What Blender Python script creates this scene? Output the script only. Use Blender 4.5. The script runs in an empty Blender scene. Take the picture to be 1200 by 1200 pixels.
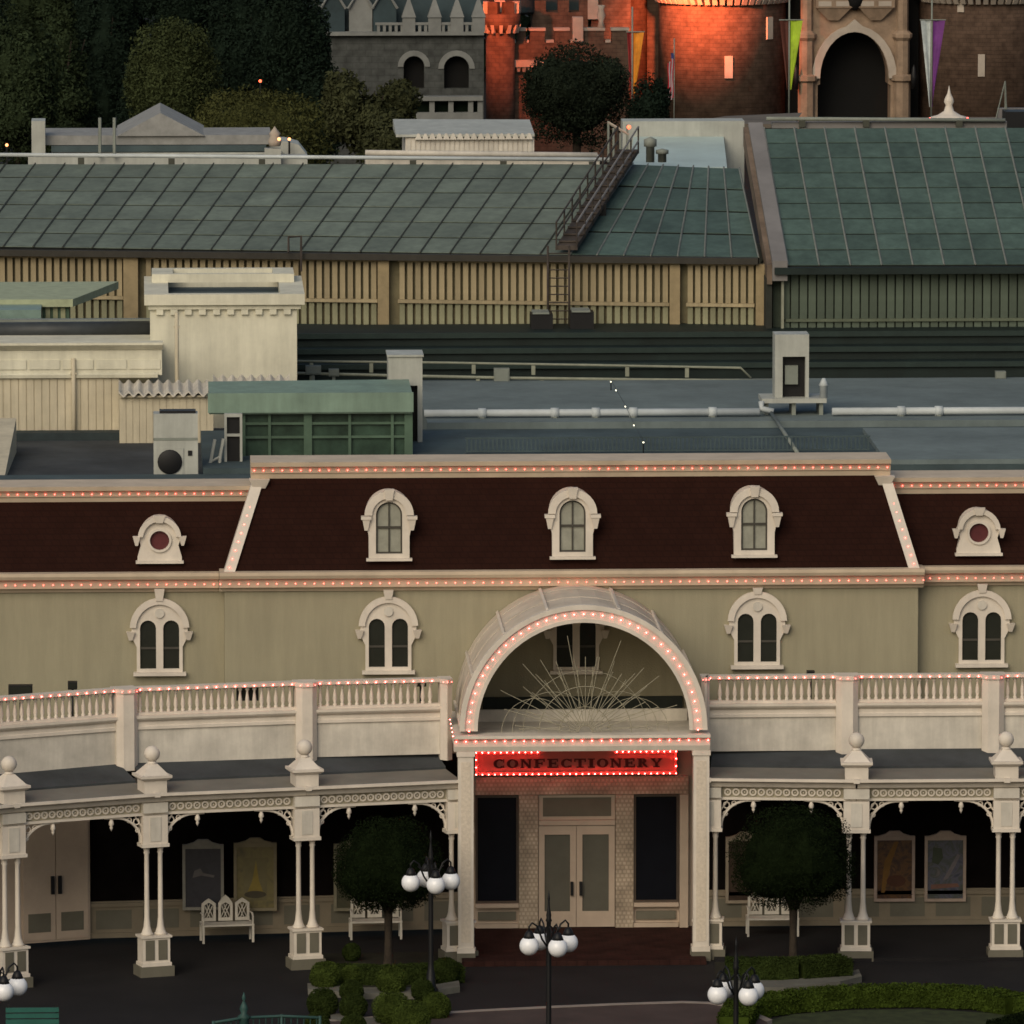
import bpy, math, random
import numpy as np
from mathutils import Vector, Matrix
from mathutils.geometry import tessellate_polygon
random.seed(7); np.random.seed(7)
SC = bpy.context.scene
COL = SC.collection
R = math.radians

# ------------------------------------------------------------------ camera
CAMX, CAMY, CAMZ = -8.73, -200.0, 35.35
YAW, PITCH, FPX = R(2.5), R(7.2), 10000.0          # tele lens: 10000 px focal length on a 1200 px frame
cam_d = bpy.data.cameras.new('camera'); cam = bpy.data.objects.new('camera', cam_d); COL.objects.link(cam)
cam.location = (CAMX, CAMY, CAMZ)
cam.rotation_euler = (R(90) - PITCH, 0, -YAW)
cam_d.sensor_width = 36; cam_d.lens = 36 * FPX / 1200
cam_d.clip_start = 1; cam_d.clip_end = 6000
SC.camera = cam

# ------------------------------------------------------------------ world, sun, exposure
SUN_EL, SUN_AZ = R(34), R(-155)                       # low sun behind the camera, to its left
w = bpy.data.worlds.new('World'); SC.world = w; w.use_nodes = True
nt = w.node_tree; bg = nt.nodes['Background']
sky = nt.nodes.new('ShaderNodeTexSky'); sky.sky_type = 'NISHITA'; sky.sun_disc = False
sky.sun_elevation = SUN_EL; sky.sun_rotation = SUN_AZ; sky.dust_density = 3.0; sky.ozone_density = 0.6; sky.air_density = 1.2
nt.links.new(sky.outputs[0], bg.inputs[0]); bg.inputs[1].default_value = 0.075
sl = bpy.data.lights.new('sun', 'SUN'); so = bpy.data.objects.new('sun', sl); COL.objects.link(so)
sl.energy = 1.35; sl.angle = R(45); sl.color = (1.0, 0.895, 0.70)
sd = Vector((math.sin(SUN_AZ) * math.cos(SUN_EL), math.cos(SUN_AZ) * math.cos(SUN_EL), math.sin(SUN_EL)))
so.rotation_euler = (-sd).to_track_quat('-Z', 'Y').to_euler()
vs = SC.view_settings; vs.view_transform = 'Standard'; vs.look = 'None'; vs.exposure = 0.12; vs.gamma = 1.0; vs.use_curve_mapping = False
SC.render.engine = 'CYCLES'
cy = SC.cycles; cy.max_bounces = 5; cy.diffuse_bounces = 3; cy.glossy_bounces = 2; cy.transmission_bounces = 2
cy.sample_clamp_indirect = 3.0; cy.caustics_reflective = False; cy.caustics_refractive = False
cy.use_denoising = True; cy.pixel_filter_type = 'BLACKMAN_HARRIS'; cy.filter_width = 1.6

# ------------------------------------------------------------------ survey: picture measurements -> metres at a known distance
CF = Vector((math.sin(YAW) * math.cos(PITCH), math.cos(YAW) * math.cos(PITCH), -math.sin(PITCH)))
CR = Vector((math.cos(YAW), -math.sin(YAW), 0)); CU = CR.cross(CF)
CP = Vector((CAMX, CAMY, CAMZ))
def ray(px, py): return CF + CR * ((px - 600) / FPX) - CU * ((py - 600) / FPX)
def at(px, py, Y):
    d = ray(px, py); return CP + d * ((Y - CAMY) / d.y)
def onz(px, py, z):
    d = ray(px, py); return CP + d * ((z - CAMZ) / d.z)
def X(px, Y, py=700): return at(px, py, Y).x
def Z(py, Y, px=670): return at(px, py, Y).z

# ------------------------------------------------------------------ materials
MATS = {}
def mat(name, col, rough=0.7, noise=0.12, scale=3.0, bump=0.0, bscale=40.0, metal=0.0, rnd=0.0, spec=0.3, emit=0.0, ecol=None, col2=None):
    if name in MATS: return MATS[name]
    m = bpy.data.materials.new(name); m.use_nodes = True; t = m.node_tree; b = t.nodes['Principled BSDF']
    b.inputs['Roughness'].default_value = rough; b.inputs['Metallic'].default_value = metal
    b.inputs['Specular IOR Level'].default_value = spec
    tc = t.nodes.new('ShaderNodeTexCoord')
    n = t.nodes.new('ShaderNodeTexNoise'); n.inputs['Scale'].default_value = scale; n.inputs['Detail'].default_value = 6; n.inputs['Roughness'].default_value = 0.65
    t.links.new(tc.outputs['Object'], n.inputs['Vector'])
    r = t.nodes.new('ShaderNodeValToRGB'); r.color_ramp.elements[0].position = 0.3; r.color_ramp.elements[1].position = 0.7
    c2 = col2 or tuple(c * (1 - 2 * noise) for c in col)
    r.color_ramp.elements[0].color = (*c2, 1); r.color_ramp.elements[1].color = (*[min(1, c * (1 + noise)) for c in col], 1)
    t.links.new(n.outputs['Fac'], r.inputs['Fac']); src = r.outputs['Color']
    if rnd:
        oi = t.nodes.new('ShaderNodeObjectInfo'); hv = t.nodes.new('ShaderNodeHueSaturation')
        mr = t.nodes.new('ShaderNodeMapRange'); mr.inputs['To Min'].default_value = 1 - rnd; mr.inputs['To Max'].default_value = 1 + rnd
        t.links.new(oi.outputs['Random'], mr.inputs['Value']); t.links.new(mr.outputs['Result'], hv.inputs['Value']); t.links.new(src, hv.inputs['Color']); src = hv.outputs['Color']
    t.links.new(src, b.inputs['Base Color'])
    if bump:
        n2 = t.nodes.new('ShaderNodeTexNoise'); n2.inputs['Scale'].default_value = bscale; n2.inputs['Detail'].default_value = 4
        t.links.new(tc.outputs['Object'], n2.inputs['Vector'])
        bp = t.nodes.new('ShaderNodeBump'); bp.inputs['Strength'].default_value = bump; bp.inputs['Distance'].default_value = 0.02
        t.links.new(n2.outputs['Fac'], bp.inputs['Height']); t.links.new(bp.outputs['Normal'], b.inputs['Normal'])
    if emit:
        b.inputs['Emission Color'].default_value = (*(ecol or col), 1); b.inputs['Emission Strength'].default_value = emit
    if emit: m.cycles.emission_sampling = 'FRONT_BACK'
    MATS[name] = m; return m

def brickmat(name, c1, c2, mortar, scale=1.0, bw=0.9, bh=0.42, rough=0.9, axis='XZ', bump=0.6, msize=0.03, var=(.35, 1.4)):
    m = bpy.data.materials.new(name); m.use_nodes = True; t = m.node_tree; b = t.nodes['Principled BSDF']
    b.inputs['Roughness'].default_value = rough; b.inputs['Specular IOR Level'].default_value = 0.06
    tc = t.nodes.new('ShaderNodeTexCoord'); sp = t.nodes.new('ShaderNodeSeparateXYZ'); cb = t.nodes.new('ShaderNodeCombineXYZ')
    t.links.new(tc.outputs['UV' if axis == 'UV' else 'Object'], sp.inputs[0])
    if axis == 'UV':
        t.links.new(sp.outputs[0], cb.inputs[0]); t.links.new(sp.outputs[1], cb.inputs[1])
    elif axis == 'XZ':
        ad = t.nodes.new('ShaderNodeMath'); ad.operation = 'ADD'
        t.links.new(sp.outputs[0], ad.inputs[0]); t.links.new(sp.outputs[1], ad.inputs[1])
        t.links.new(ad.outputs[0], cb.inputs[0]); t.links.new(sp.outputs[2], cb.inputs[1])
    else:
        t.links.new(sp.outputs[0], cb.inputs[0]); t.links.new(sp.outputs[1], cb.inputs[1])
    br = t.nodes.new('ShaderNodeTexBrick'); br.inputs['Scale'].default_value = scale
    br.inputs['Color1'].default_value = (*c1, 1); br.inputs['Color2'].default_value = (*c2, 1); br.inputs['Mortar'].default_value = (*mortar, 1)
    br.inputs['Brick Width'].default_value = bw; br.inputs['Row Height'].default_value = bh; br.inputs['Mortar Size'].default_value = msize
    t.links.new(cb.outputs[0], br.inputs['Vector'])
    n = t.nodes.new('ShaderNodeTexNoise'); n.inputs['Scale'].default_value = 2.2; n.inputs['Detail'].default_value = 6
    t.links.new(tc.outputs['Object'], n.inputs['Vector'])
    mx = t.nodes.new('ShaderNodeMix'); mx.data_type = 'RGBA'; mx.blend_type = 'MULTIPLY'; mx.inputs['Factor'].default_value = 0.55
    mr = t.nodes.new('ShaderNodeMapRange'); mr.inputs['From Min'].default_value = .3; mr.inputs['From Max'].default_value = .7; mr.inputs['To Min'].default_value = var[0]; mr.inputs['To Max'].default_value = var[1]
    t.links.new(n.outputs['Fac'], mr.inputs['Value'])
    t.links.new(br.outputs['Color'], mx.inputs['A']); t.links.new(mr.outputs['Result'], mx.inputs['B'])
    t.links.new(mx.outputs['Result'], b.inputs['Base Color'])
    bp = t.nodes.new('ShaderNodeBump'); bp.inputs['Strength'].default_value = bump; bp.inputs['Distance'].default_value = 0.03; bp.invert = True
    t.links.new(br.outputs['Fac'], bp.inputs['Height']); t.links.new(bp.outputs['Normal'], b.inputs['Normal'])
    MATS[name] = m; return m

WHITE = mat('cream_white_paint', (0.66, 0.595, 0.515), 0.55, 0.07, 1.6, 0.1, 20)
WHITE2 = mat('weathered_white_paint', (0.60, 0.56, 0.49), 0.6, 0.12, 1.2, 0.1, 20)
TAN = mat('olive_tan_stucco', (0.315, 0.288, 0.200), 0.9, 0.035, 0.5, 0.3, 30)
MANS = brickmat('dark_brown_shingle', (0.0205, 0.0078, 0.0056), (0.0230, 0.0088, 0.0062), (0.0160, 0.0064, 0.0048), 1.0, 0.20, 0.13, 0.9, 'XZ', 0.3, 0.010, (.8, 1.15))
def streaks(m, amt):
    t = m.node_tree; b = t.nodes['Principled BSDF']; l = b.inputs['Base Color'].links[0]; src = l.from_socket
    tc = t.nodes.new('ShaderNodeTexCoord'); mp = t.nodes.new('ShaderNodeMapping'); mp.inputs['Scale'].default_value = (2.2, 2.2, .22); n = t.nodes.new('ShaderNodeTexNoise'); n.inputs['Scale'].default_value = 1.6; n.inputs['Detail'].default_value = 7; n.inputs['Roughness'].default_value = .7
    t.links.new(tc.outputs['Object'], mp.inputs['Vector']); t.links.new(mp.outputs[0], n.inputs['Vector'])
    mr = t.nodes.new('ShaderNodeMapRange'); mr.inputs['From Min'].default_value = .35; mr.inputs['From Max'].default_value = .65; mr.inputs['To Min'].default_value = 1 - amt; mr.inputs['To Max'].default_value = 1 + amt * .4
    mx = t.nodes.new('ShaderNodeMix'); mx.data_type = 'RGBA'; mx.blend_type = 'MULTIPLY'; mx.inputs['Factor'].default_value = 1
    t.links.new(n.outputs['Fac'], mr.inputs['Value']); t.links.new(src, mx.inputs['A']); t.links.new(mr.outputs['Result'], mx.inputs['B']); t.links.new(mx.outputs['Result'], b.inputs['Base Color'])
streaks(TAN, .10); streaks(WHITE2, .14); streaks(WHITE, .06)
PANE = mat('dark_window_glass', (0.024, 0.026, 0.021), 0.2, 0.1, 2, spec=0.22)
CURTAIN = mat('curtained_window_glass', (0.30, 0.30, 0.25), 0.35, 0.12, 3, spec=0.5)
MAROON = mat('maroon_disc', (0.10, 0.022, 0.024), 0.5)
BLUEROOF = mat('slate_blue_roofing', (0.150, 0.185, 0.185), 0.85, 0.14, 0.5, 0.3, 12)
BLUEDK = mat('dark_slate_roofing', (0.062, 0.088, 0.094), 0.85, 0.18, 0.7, 0.3, 12)
DKGREEN = mat('dark_green_metal', (0.009, 0.018, 0.016), 0.6, 0.2, 1.0)
BLACK = mat('black_metal', (0.008, 0.008, 0.009), 0.5)
HALLROOF = mat('grey_green_roof_glass', (0.145, 0.175, 0.140), 0.6, 0.13, 0.7, rnd=0.15, spec=0.25)
HALLROOF2 = mat('deep_green_roof_glass', (0.074, 0.116, 0.098), 0.6, 0.13, 0.7, rnd=0.20, spec=0.25)
SEAMDK = mat('dark_roof_seam', (0.060, 0.062, 0.048), 0.7)
PGAP = mat('panel_gap', (0.016, 0.018, 0.014), 0.9)
SEAMLT = mat('pale_roof_seam', (0.19, 0.20, 0.18), 0.6)
SLAT = mat('warm_lit_cream_slat', (0.36, 0.295, 0.18), 0.7, 0.14, 1.2, rnd=0.12)  # sunset light on the cream louvres is put into this tan
SLATDK = mat('green_slat', (0.085, 0.110, 0.082), 0.7, 0.14, 1.2, rnd=0.15)
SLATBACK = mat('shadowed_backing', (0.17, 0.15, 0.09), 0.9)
PILAST = mat('tan_pilaster', (0.30, 0.235, 0.135), 0.8)
BEIGE = mat('beige_siding', (0.56, 0.50, 0.37), 0.7, 0.08, 1.0, 0.1, 10)
BEIGE2 = mat('cream_block', (0.66, 0.635, 0.51), 0.75, 0.08, 1.0, 0.15, 10)
LGREEN = mat('pale_green_metal', (0.20, 0.285, 0.225), 0.6, 0.1, 1.0)
MGREEN = mat('mid_green_metal', (0.075, 0.125, 0.085), 0.6, 0.15, 1.0)
DGLASS = mat('greenhouse_glass', (0.035, 0.065, 0.045), 0.35, 0.3, 1.5)
ACW = mat('equipment_enamel', (0.42, 0.43, 0.39), 0.5, 0.08, 1.5)
PIPE = mat('white_pipe', (0.48, 0.52, 0.53), 0.5, 0.1, 1.0)
PIPEG = mat('grey_pipe', (0.22, 0.24, 0.21), 0.6, 0.15, 1.0)
SKYL = mat('pale_skylight', (0.42, 0.52, 0.50), 0.4, 0.12, 0.5)
BROWN = mat('brown_terrace', (0.15, 0.125, 0.10), 0.9, 0.2, 0.4)
COPING = mat('grey_coping', (0.20, 0.19, 0.185), 0.8, 0.12, 0.7)
RUST = mat('rusty_walkway', (0.06, 0.048, 0.04), 0.8, 0.25, 2)
SHOPDK = mat('dark_shop_wall', (0.006, 0.0045, 0.0042), 0.9, 0.3, 1, spec=0.05)  # dark brown wall; the verandah's shade is put into its near-black
DADO = mat('taupe_dado_panel', (0.21, 0.175, 0.125), 0.7, 0.1, 1)
DADO2 = mat('sage_dado_panel', (0.135, 0.125, 0.095), 0.75, 0.1, 1)
DOORP = mat('pale_door_paint', (0.47, 0.375, 0.295), 0.6, 0.08, 1)
DOORG = mat('dull_door_glass', (0.11, 0.105, 0.085), 0.3, 0.1, 1)
SIGNRED = mat('red_sign_board', (0.80, 0.20, 0.17), 0.5, 0.05, 2)
SIGNLET = mat('dark_red_letter', (0.16, 0.010, 0.012), 0.5)
BULB = mat('lit_red_bulb', (0.9, 0.3, 0.25), 0.3, emit=12.0, ecol=(1.0, 0.09, 0.07))
SBULB = mat('lit_sign_bulb', (0.9, 0.25, 0.2), 0.3, emit=55.0, ecol=(1.0, 0.085, 0.07))
PBULB = mat('lit_porch_bulb', (0.9, 0.25, 0.2), 0.3, emit=32.0, ecol=(1.0, 0.10, 0.085))
TRIM = mat('warm_cornice_paint', (0.56, 0.455, 0.34), 0.6, 0.08, 1.4, 0.1, 20)
TAUPE = mat('taupe_roof_sheet', (0.175, 0.165, 0.14), 0.8, 0.12, 0.8)
GLOBE = mat('milky_globe', (0.86, 0.87, 0.90), 0.25, 0.02, spec=0.5)
NAVY = mat('navy_window_glass', (0.007, 0.008, 0.012), 0.25, 0.1, 2, spec=0.12)
for _m, _a in ((BEIGE, .14), (BEIGE2, .12), (LGREEN, .15), (HALLROOF, .22), (HALLROOF2, .25), (ACW, .15), (BLUEROOF, .08), (SLAT, .22)): streaks(_m, _a)
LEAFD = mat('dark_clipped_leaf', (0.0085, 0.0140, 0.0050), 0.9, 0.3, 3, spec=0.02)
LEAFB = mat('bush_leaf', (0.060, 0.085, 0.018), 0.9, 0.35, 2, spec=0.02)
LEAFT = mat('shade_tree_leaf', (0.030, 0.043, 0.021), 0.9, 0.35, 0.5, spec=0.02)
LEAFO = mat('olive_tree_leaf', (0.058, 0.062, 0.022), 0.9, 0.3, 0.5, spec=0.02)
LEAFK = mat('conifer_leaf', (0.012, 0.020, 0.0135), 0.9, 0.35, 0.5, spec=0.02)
BARK = mat('bark', (0.035, 0.026, 0.018), 0.9, 0.3, 6)
ASPH = mat('dark_asphalt', (0.009, 0.0078, 0.0085), 0.85, 0.25, 0.6, 0.3, 60)
PAVE = mat('pinkish_paving', (0.062, 0.044, 0.039), 0.85, 0.15, 1.0, 0.3, 40)
KERB = mat('pale_kerb', (0.26, 0.22, 0.19), 0.85, 0.1, 2)
PATHM = mat('concrete_edging', (0.125, 0.12, 0.10), 0.85, 0.15, 2)
TEAL = mat('teal_paint', (0.02, 0.105, 0.085), 0.5, 0.1, 2)
TEALD = mat('dull_teal_paint', (0.03, 0.075, 0.068), 0.55, 0.1, 2)
SOIL = mat('soil', (0.018, 0.017, 0.009), 0.95, 0.3, 3)
CASTB = brickmat('brown_castle_stone', (0.125, 0.082, 0.060), (0.108, 0.071, 0.052), (0.095, 0.064, 0.048), 1.0, 0.40, 0.20, 0.95, 'UV', 0.5, 0.02)
CASTF = brickmat('brown_rampart_stone', (0.125, 0.082, 0.060), (0.108, 0.071, 0.052), (0.095, 0.064, 0.048), 1.0, 0.40, 0.20, 0.95, 'XZ', 0.5, 0.02)
CASTT = mat('tan_gate_stone', (0.30, 0.215, 0.15), 0.9, 0.2, 1.2, 0.3, 6)
CASTL = mat('pale_dressed_stone', (0.42, 0.36, 0.30), 0.9, 0.1, 1.2)
HALLST = brickmat('grey_hall_stone', (0.078, 0.082, 0.078), (0.070, 0.074, 0.071), (0.062, 0.065, 0.062), 1.0, 0.6, 0.3, 0.95, 'XZ', 0.4, 0.02)
HALLTR = mat('grey_trim_stone', (0.20, 0.205, 0.195), 0.9, 0.12, 1.2)
TEALRF = mat('blue_slate_roof', (0.035, 0.055, 0.062), 0.8, 0.2, 0.6)
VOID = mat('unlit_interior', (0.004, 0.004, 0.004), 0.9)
BRICKFL = brickmat('red_brick_paving', (0.040, 0.017, 0.014), (0.032, 0.014, 0.0115), (0.019, 0.010, 0.009), 1.0, 0.24, 0.12, 0.8, 'XY', 0.3, 0.008)
GLINT = mat('warm_lamp_glass', (0.9, 0.5, 0.3), 0.4, emit=3.0, ecol=(1, 0.35, 0.12))
GLINTR = mat('red_lamp_glass', (0.9, 0.2, 0.1), 0.4, emit=3.0, ecol=(1, 0.12, 0.05))

# ------------------------------------------------------------------ object helpers
WL = {}
def thing(name, label, cat, loc=(0, 0, 0), rotz=0.0, group=None, kind=None):
    o = bpy.data.objects.new(name, None); COL.objects.link(o); o.empty_display_size = 0.2
    o.location = loc; o.rotation_euler = (0, 0, rotz)
    o['label'] = label; o['category'] = cat
    if group: o['group'] = group
    if kind: o['kind'] = kind
    WL[o.name] = Vector(loc); return o
def tag(o, label=None, cat=None, group=None, kind=None):
    if label: o['label'] = label
    if cat: o['category'] = cat
    if group: o['group'] = group
    if kind: o['kind'] = kind
    return o
def wl(o): return WL[o.name] if o else Vector((0, 0, 0))

class MB:
    """collects shapes into ONE mesh; M places a local frame in the world"""
    def __init__(s, M=None): s.v = []; s.f = []; s.sm = []; s.M = M
    def add(s, vs, fs, smooth=False):
        b = len(s.v)
        for p in vs:
            p = Vector(p); s.v.append(s.M @ p if s.M else p)
        for f in fs: s.f.append([b + i for i in f]); s.sm.append(smooth)
        return s
    def box(s, x0, x1, y0, y1, z0, z1):
        if x0 > x1: x0, x1 = x1, x0
        if y0 > y1: y0, y1 = y1, y0
        if z0 > z1: z0, z1 = z1, z0
        v = [(x0, y0, z0), (x1, y0, z0), (x1, y1, z0), (x0, y1, z0), (x0, y0, z1), (x1, y0, z1), (x1, y1, z1), (x0, y1, z1)]
        return s.add(v, [(3, 2, 1, 0), (4, 5, 6, 7), (0, 1, 5, 4), (1, 2, 6, 5), (2, 3, 7, 6), (3, 0, 4, 7)])
    def hexa(s, v8): return s.add(v8, [(3, 2, 1, 0), (4, 5, 6, 7), (0, 1, 5, 4), (1, 2, 6, 5), (2, 3, 7, 6), (3, 0, 4, 7)])
    def frustum(s, cx, cyy, z0, z1, a0, b0, a1, b1):
        return s.hexa([(cx - a0, cyy - b0, z0), (cx + a0, cyy - b0, z0), (cx + a0, cyy + b0, z0), (cx - a0, cyy + b0, z0),
                       (cx - a1, cyy - b1, z1), (cx + a1, cyy - b1, z1), (cx + a1, cyy + b1, z1), (cx - a1, cyy + b1, z1)])
    def tube(s, pts, r, n=6, caps=True):
        pts = [Vector(p) for p in pts]; k = len(pts); rs = r if isinstance(r, (list, tuple)) else [r] * k
        v = []; f = []; ref = None
        for i, p in enumerate(pts):
            d = (pts[min(i + 1, k - 1)] - pts[max(i - 1, 0)]).normalized()
            if ref is None: ref = Vector((0, 0, 1)) if abs(d.z) < 0.9 else Vector((1, 0, 0))
            a = d.cross(ref).normalized(); b = a.cross(d).normalized(); ref = b
            for j in range(n):
                t = 2 * math.pi * j / n; v.append(p + (a * math.cos(t) + b * math.sin(t)) * rs[i])
        for i in range(k - 1):
            for j in range(n):
                f.append((i * n + j, i * n + (j + 1) % n, (i + 1) * n + (j + 1) % n, (i + 1) * n + j))
        s.add(v, f, n > 5)
        if caps: s.add(v[:n], [tuple(range(n))]); s.add(v[-n:], [tuple(reversed(range(n)))])
        return s
    def lathe(s, prof, c=(0, 0, 0), n=12, smooth=True):
        v = []; f = []; c = Vector(c)
        for (r, z) in prof:
            for j in range(n):
                t = 2 * math.pi * j / n; v.append(c + Vector((r * math.cos(t), r * math.sin(t), z)))
        for i in range(len(prof) - 1):
            for j in range(n): f.append((i * n + j, i * n + (j + 1) % n, (i + 1) * n + (j + 1) % n, (i + 1) * n + j))
        s.add(v, f, smooth)
        if prof[0][0] > 1e-4: s.add(v[:n], [tuple(reversed(range(n)))])
        if prof[-1][0] > 1e-4: s.add(v[-n:], [tuple(range(n))])
        return s
    def sphere(s, c, r, n=12, m=8, sq=1.0):
        return s.lathe([(max(r * math.sin(math.pi * i / m), 1e-5), -r * sq * math.cos(math.pi * i / m)) for i in range(m + 1)], c, n)
    def plate(s, loops, y0, y1, back=False):
        """loops in (x,z): outer outline then holes; front at y0, sides run to y1"""
        pts = [p for l in loops for p in l]
        tri = tessellate_polygon([[Vector((p[0], p[1], 0)) for p in l] for l in loops])
        fs = []
        for t in tri:
            a, b, c = [pts[i] for i in t]
            cr = (b[0] - a[0]) * (c[1] - a[1]) - (b[1] - a[1]) * (c[0] - a[0])
            fs.append(tuple(t) if cr > 0 else tuple(reversed(t)))
        s.add([(p[0], y0, p[1]) for p in pts], fs)
        if back: s.add([(p[0], y1, p[1]) for p in pts], [tuple(reversed(f)) for f in fs])
        for l in loops:
            n = len(l); v = [(p[0], y0, p[1]) for p in l] + [(p[0], y1, p[1]) for p in l]
            s.add(v, [(i, (i + 1) % n, n + (i + 1) % n, n + i) for i in range(n)])
        return s
    def extrude_x(s, prof, x0, x1):
        """profile in (y,z) run along x"""
        n = len(prof); v = [(x0, p[0], p[1]) for p in prof] + [(x1, p[0], p[1]) for p in prof]
        s.add(v, [(i, (i + 1) % n, n + (i + 1) % n, n + i) for i in range(n)] + [tuple(range(n)), tuple(reversed(range(n, 2 * n)))])
        return s
    def build(s, name, m, parent=None, uv=None):
        me = bpy.data.meshes.new(name); o_ = wl(parent)
        me.from_pydata([tuple(p - o_) for p in s.v], [], s.f); me.materials.append(m)
        for p, sm in zip(me.polygons, s.sm): p.use_smooth = sm
        import bmesh
        bm = bmesh.new(); bm.from_mesh(me); bmesh.ops.remove_doubles(bm, verts=bm.verts, dist=0.0002); bmesh.ops.recalc_face_normals(bm, faces=bm.faces); bm.to_mesh(me); bm.free()
        if uv:
            ul = me.uv_layers.new(name='UVMap')
            for lp in me.loops:
                co = me.vertices[lp.vertex_index].co + o_; ul.data[lp.index].uv = uv(co)
        o = bpy.data.objects.new(name, me); COL.objects.link(o); o.parent = parent; WL[o.name] = o_.copy()
        return o

def piece(name, me, loc, parent, rotz=0.0):
    o = bpy.data.objects.new(name, me); COL.objects.link(o); o.parent = parent; o.location = Vector(loc) - wl(parent)
    o.rotation_euler = (0, 0, rotz); WL[o.name] = Vector(loc); return o
def proto(mb, name, m):
    me = bpy.data.meshes.new(name); me.from_pydata([tuple(p) for p in mb.v], [], mb.f); me.materials.append(m)
    for p, sm in zip(me.polygons, mb.sm): p.use_smooth = sm
    return me
def copy_tree(o, parent=None):
    c = o.copy(); COL.objects.link(c); c.parent = parent; WL[c.name] = wl(o)
    for ch in list(o.children): copy_tree(ch, c)
    return c
def frame(p0, p1):
    """local frame: x runs from p0 to p1, y points away from the viewer, z up"""
    d = Vector((p1[0] - p0[0], p1[1] - p0[1], 0)); L = d.length; d.normalize()
    M = Matrix.Translation(Vector((p0[0], p0[1], 0))) @ Matrix(((d.x, -d.y, 0, 0), (d.y, d.x, 0, 0), (0, 0, 1, 0), (0, 0, 0, 1)))
    return M, L, math.atan2(d.y, d.x)
def arc(cx, cz, r, a0, a1, n, rz=None):
    rz = rz or r
    return [(cx + r * math.cos(R(a0 + (a1 - a0) * i / n)), cz + rz * math.sin(R(a0 + (a1 - a0) * i / n))) for i in range(n + 1)]
def archloop(x0, x1, z0, zs, n=10, rz=None):
    """outline of an arch-topped opening"""
    c = (x0 + x1) / 2; r = (x1 - x0) / 2
    return [(x0, z0), (x1, z0)] + arc(c, zs, r, 0, 180, n, rz)
BULBME = proto(MB().sphere((0, 0, 0), 0.0125, 8, 5), 'bulb', BULB)
SBULBME = proto(MB().sphere((0, 0, 0), 0.014, 8, 5), 'bulb', SBULB)
PBULBME = proto(MB().sphere((0, 0, 0), 0.0125, 8, 5), 'bulb', PBULB)
def bulbs(parent, p0, p1, sp, ends=True, me=BULBME):
    p0 = Vector(p0); p1 = Vector(p1); n = max(1, round((p1 - p0).length / sp))
    for i in range(n + (1 if ends else 0)): piece('bulb', me, p0.lerp(p1, i / n), parent)

# ------------------------------------------------------------------ ground
g = MB(); g.add([(-1500, -300, -0.02), (1500, -300, -0.02), (1500, 3000, -0.02), (-1500, 3000, -0.02)], [(0, 1, 2, 3)])
tag(g.build('ground', ASPH), 'dark asphalt ground of the plaza and park', None, None, 'structure')
# red brick floor of the porch, a low step
x0, x1 = X(541, -4, 1140), X(826, -4, 1140)
b = MB().box(x0, x1, -4.55, -0.02, -0.02, 0.1)
tag(b.build('porch_floor', BRICKFL), 'red brick floor under the entrance porch', None, None, 'structure')
# verandah floor
b = MB().box(X(837, -4, 1100), 20, -4.3, -0.02, -0.02, 0.06)
tag(b.build('verandah_pavement', ASPH), 'dark pavement under the verandah right of the porch', None, None, 'structure')
# curved pale kerb with pinkish paving in front of it
far = [(380, 1200), (470, 1194), (560, 1188), (640, 1184), (720, 1180.5), (800, 1178), (830, 1179), (855, 1182), (875, 1187), (905, 1200)]
fp = [onz(px, py, 0.0) for px, py in far]
pv = MB(); n = len(fp)
near = [Vector((p.x, p.y - 6, 0.004)) for p in fp]
kin = [Vector((p.x + (0.14 if i > 6 else 0) * -1, p.y - 0.22, 0.1)) for i, p in enumerate(fp)]
pv.add([(p.x, p.y, 0.09) for p in kin] + [(p.x, p.y, 0.09) for p in near], [(i, i + 1, n + i + 1, n + i) for i in range(n - 1)])
tag(pv.build('pavement', PAVE), 'pinkish paving in front of the curved pale kerb', None, None, 'structure')
kb = MB()
for i in range(n - 1):
    a, c = fp[i], fp[i + 1]; d, e = kin[i], kin[i + 1]
    kb.hexa([(d.x, d.y, -0.02), (e.x, e.y, -0.02), (c.x, c.y, -0.02), (a.x, a.y, -0.02), (d.x, d.y, 0.1), (e.x, e.y, 0.1), (c.x, c.y, 0.1), (a.x, a.y, 0.1)])
tag(kb.build('kerb', KERB), 'pale curved kerb edging the pinkish paving', None, None, 'structure')

# ------------------------------------------------------------------ main building
BL = thing('shop_building', 'olive tan shop building with dark brown mansard roof and white arched windows', 'building', (X(670, 0), 0, 0))
xL, xR = X(263, 0, 690), X(1076, 0, 680)
zc0, zc1 = Z(691, -0.1), Z(669, -0.40)
zt0, zt1 = Z(559, 0.75), Z(540, 0.55)
WY = 0.45                                             # wings stand back from the centre block
wx0, wx1 = X(-140, WY), X(1340, WY)
# upper walls
w_ = MB().box(xL, xR, 0, 6, 4.0, zc0 + 0.1); w_.build('wall', TAN, BL)
w_ = MB().box(wx0, xL - .002, WY, 6, 4.0, zc0 + 0.1); w_.build('wall', TAN, BL)
w_ = MB().box(xR + .002, wx1, WY, 6, 4.0, zc0 + 0.1); w_.build('wall', TAN, BL)
def cornice(x0, x1, yb, z0, z1, proj, ret0=0, ret1=0, back=1.0):
    h = z1 - z0
    prof = [(yb + back, z0), (yb - 0.06, z0), (yb - 0.10, z0 + .18 * h), (yb - .55 * proj, z0 + .22 * h), (yb - .60 * proj, z0 + .60 * h), (yb - .9 * proj, z0 + .68 * h), (yb - proj, z0 + .84 * h), (yb - proj, z1), (yb + back, z1)]
    MB().extrude_x(prof, x0 - ret0, x1 + ret1).build('cornice', TRIM, BL)
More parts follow.
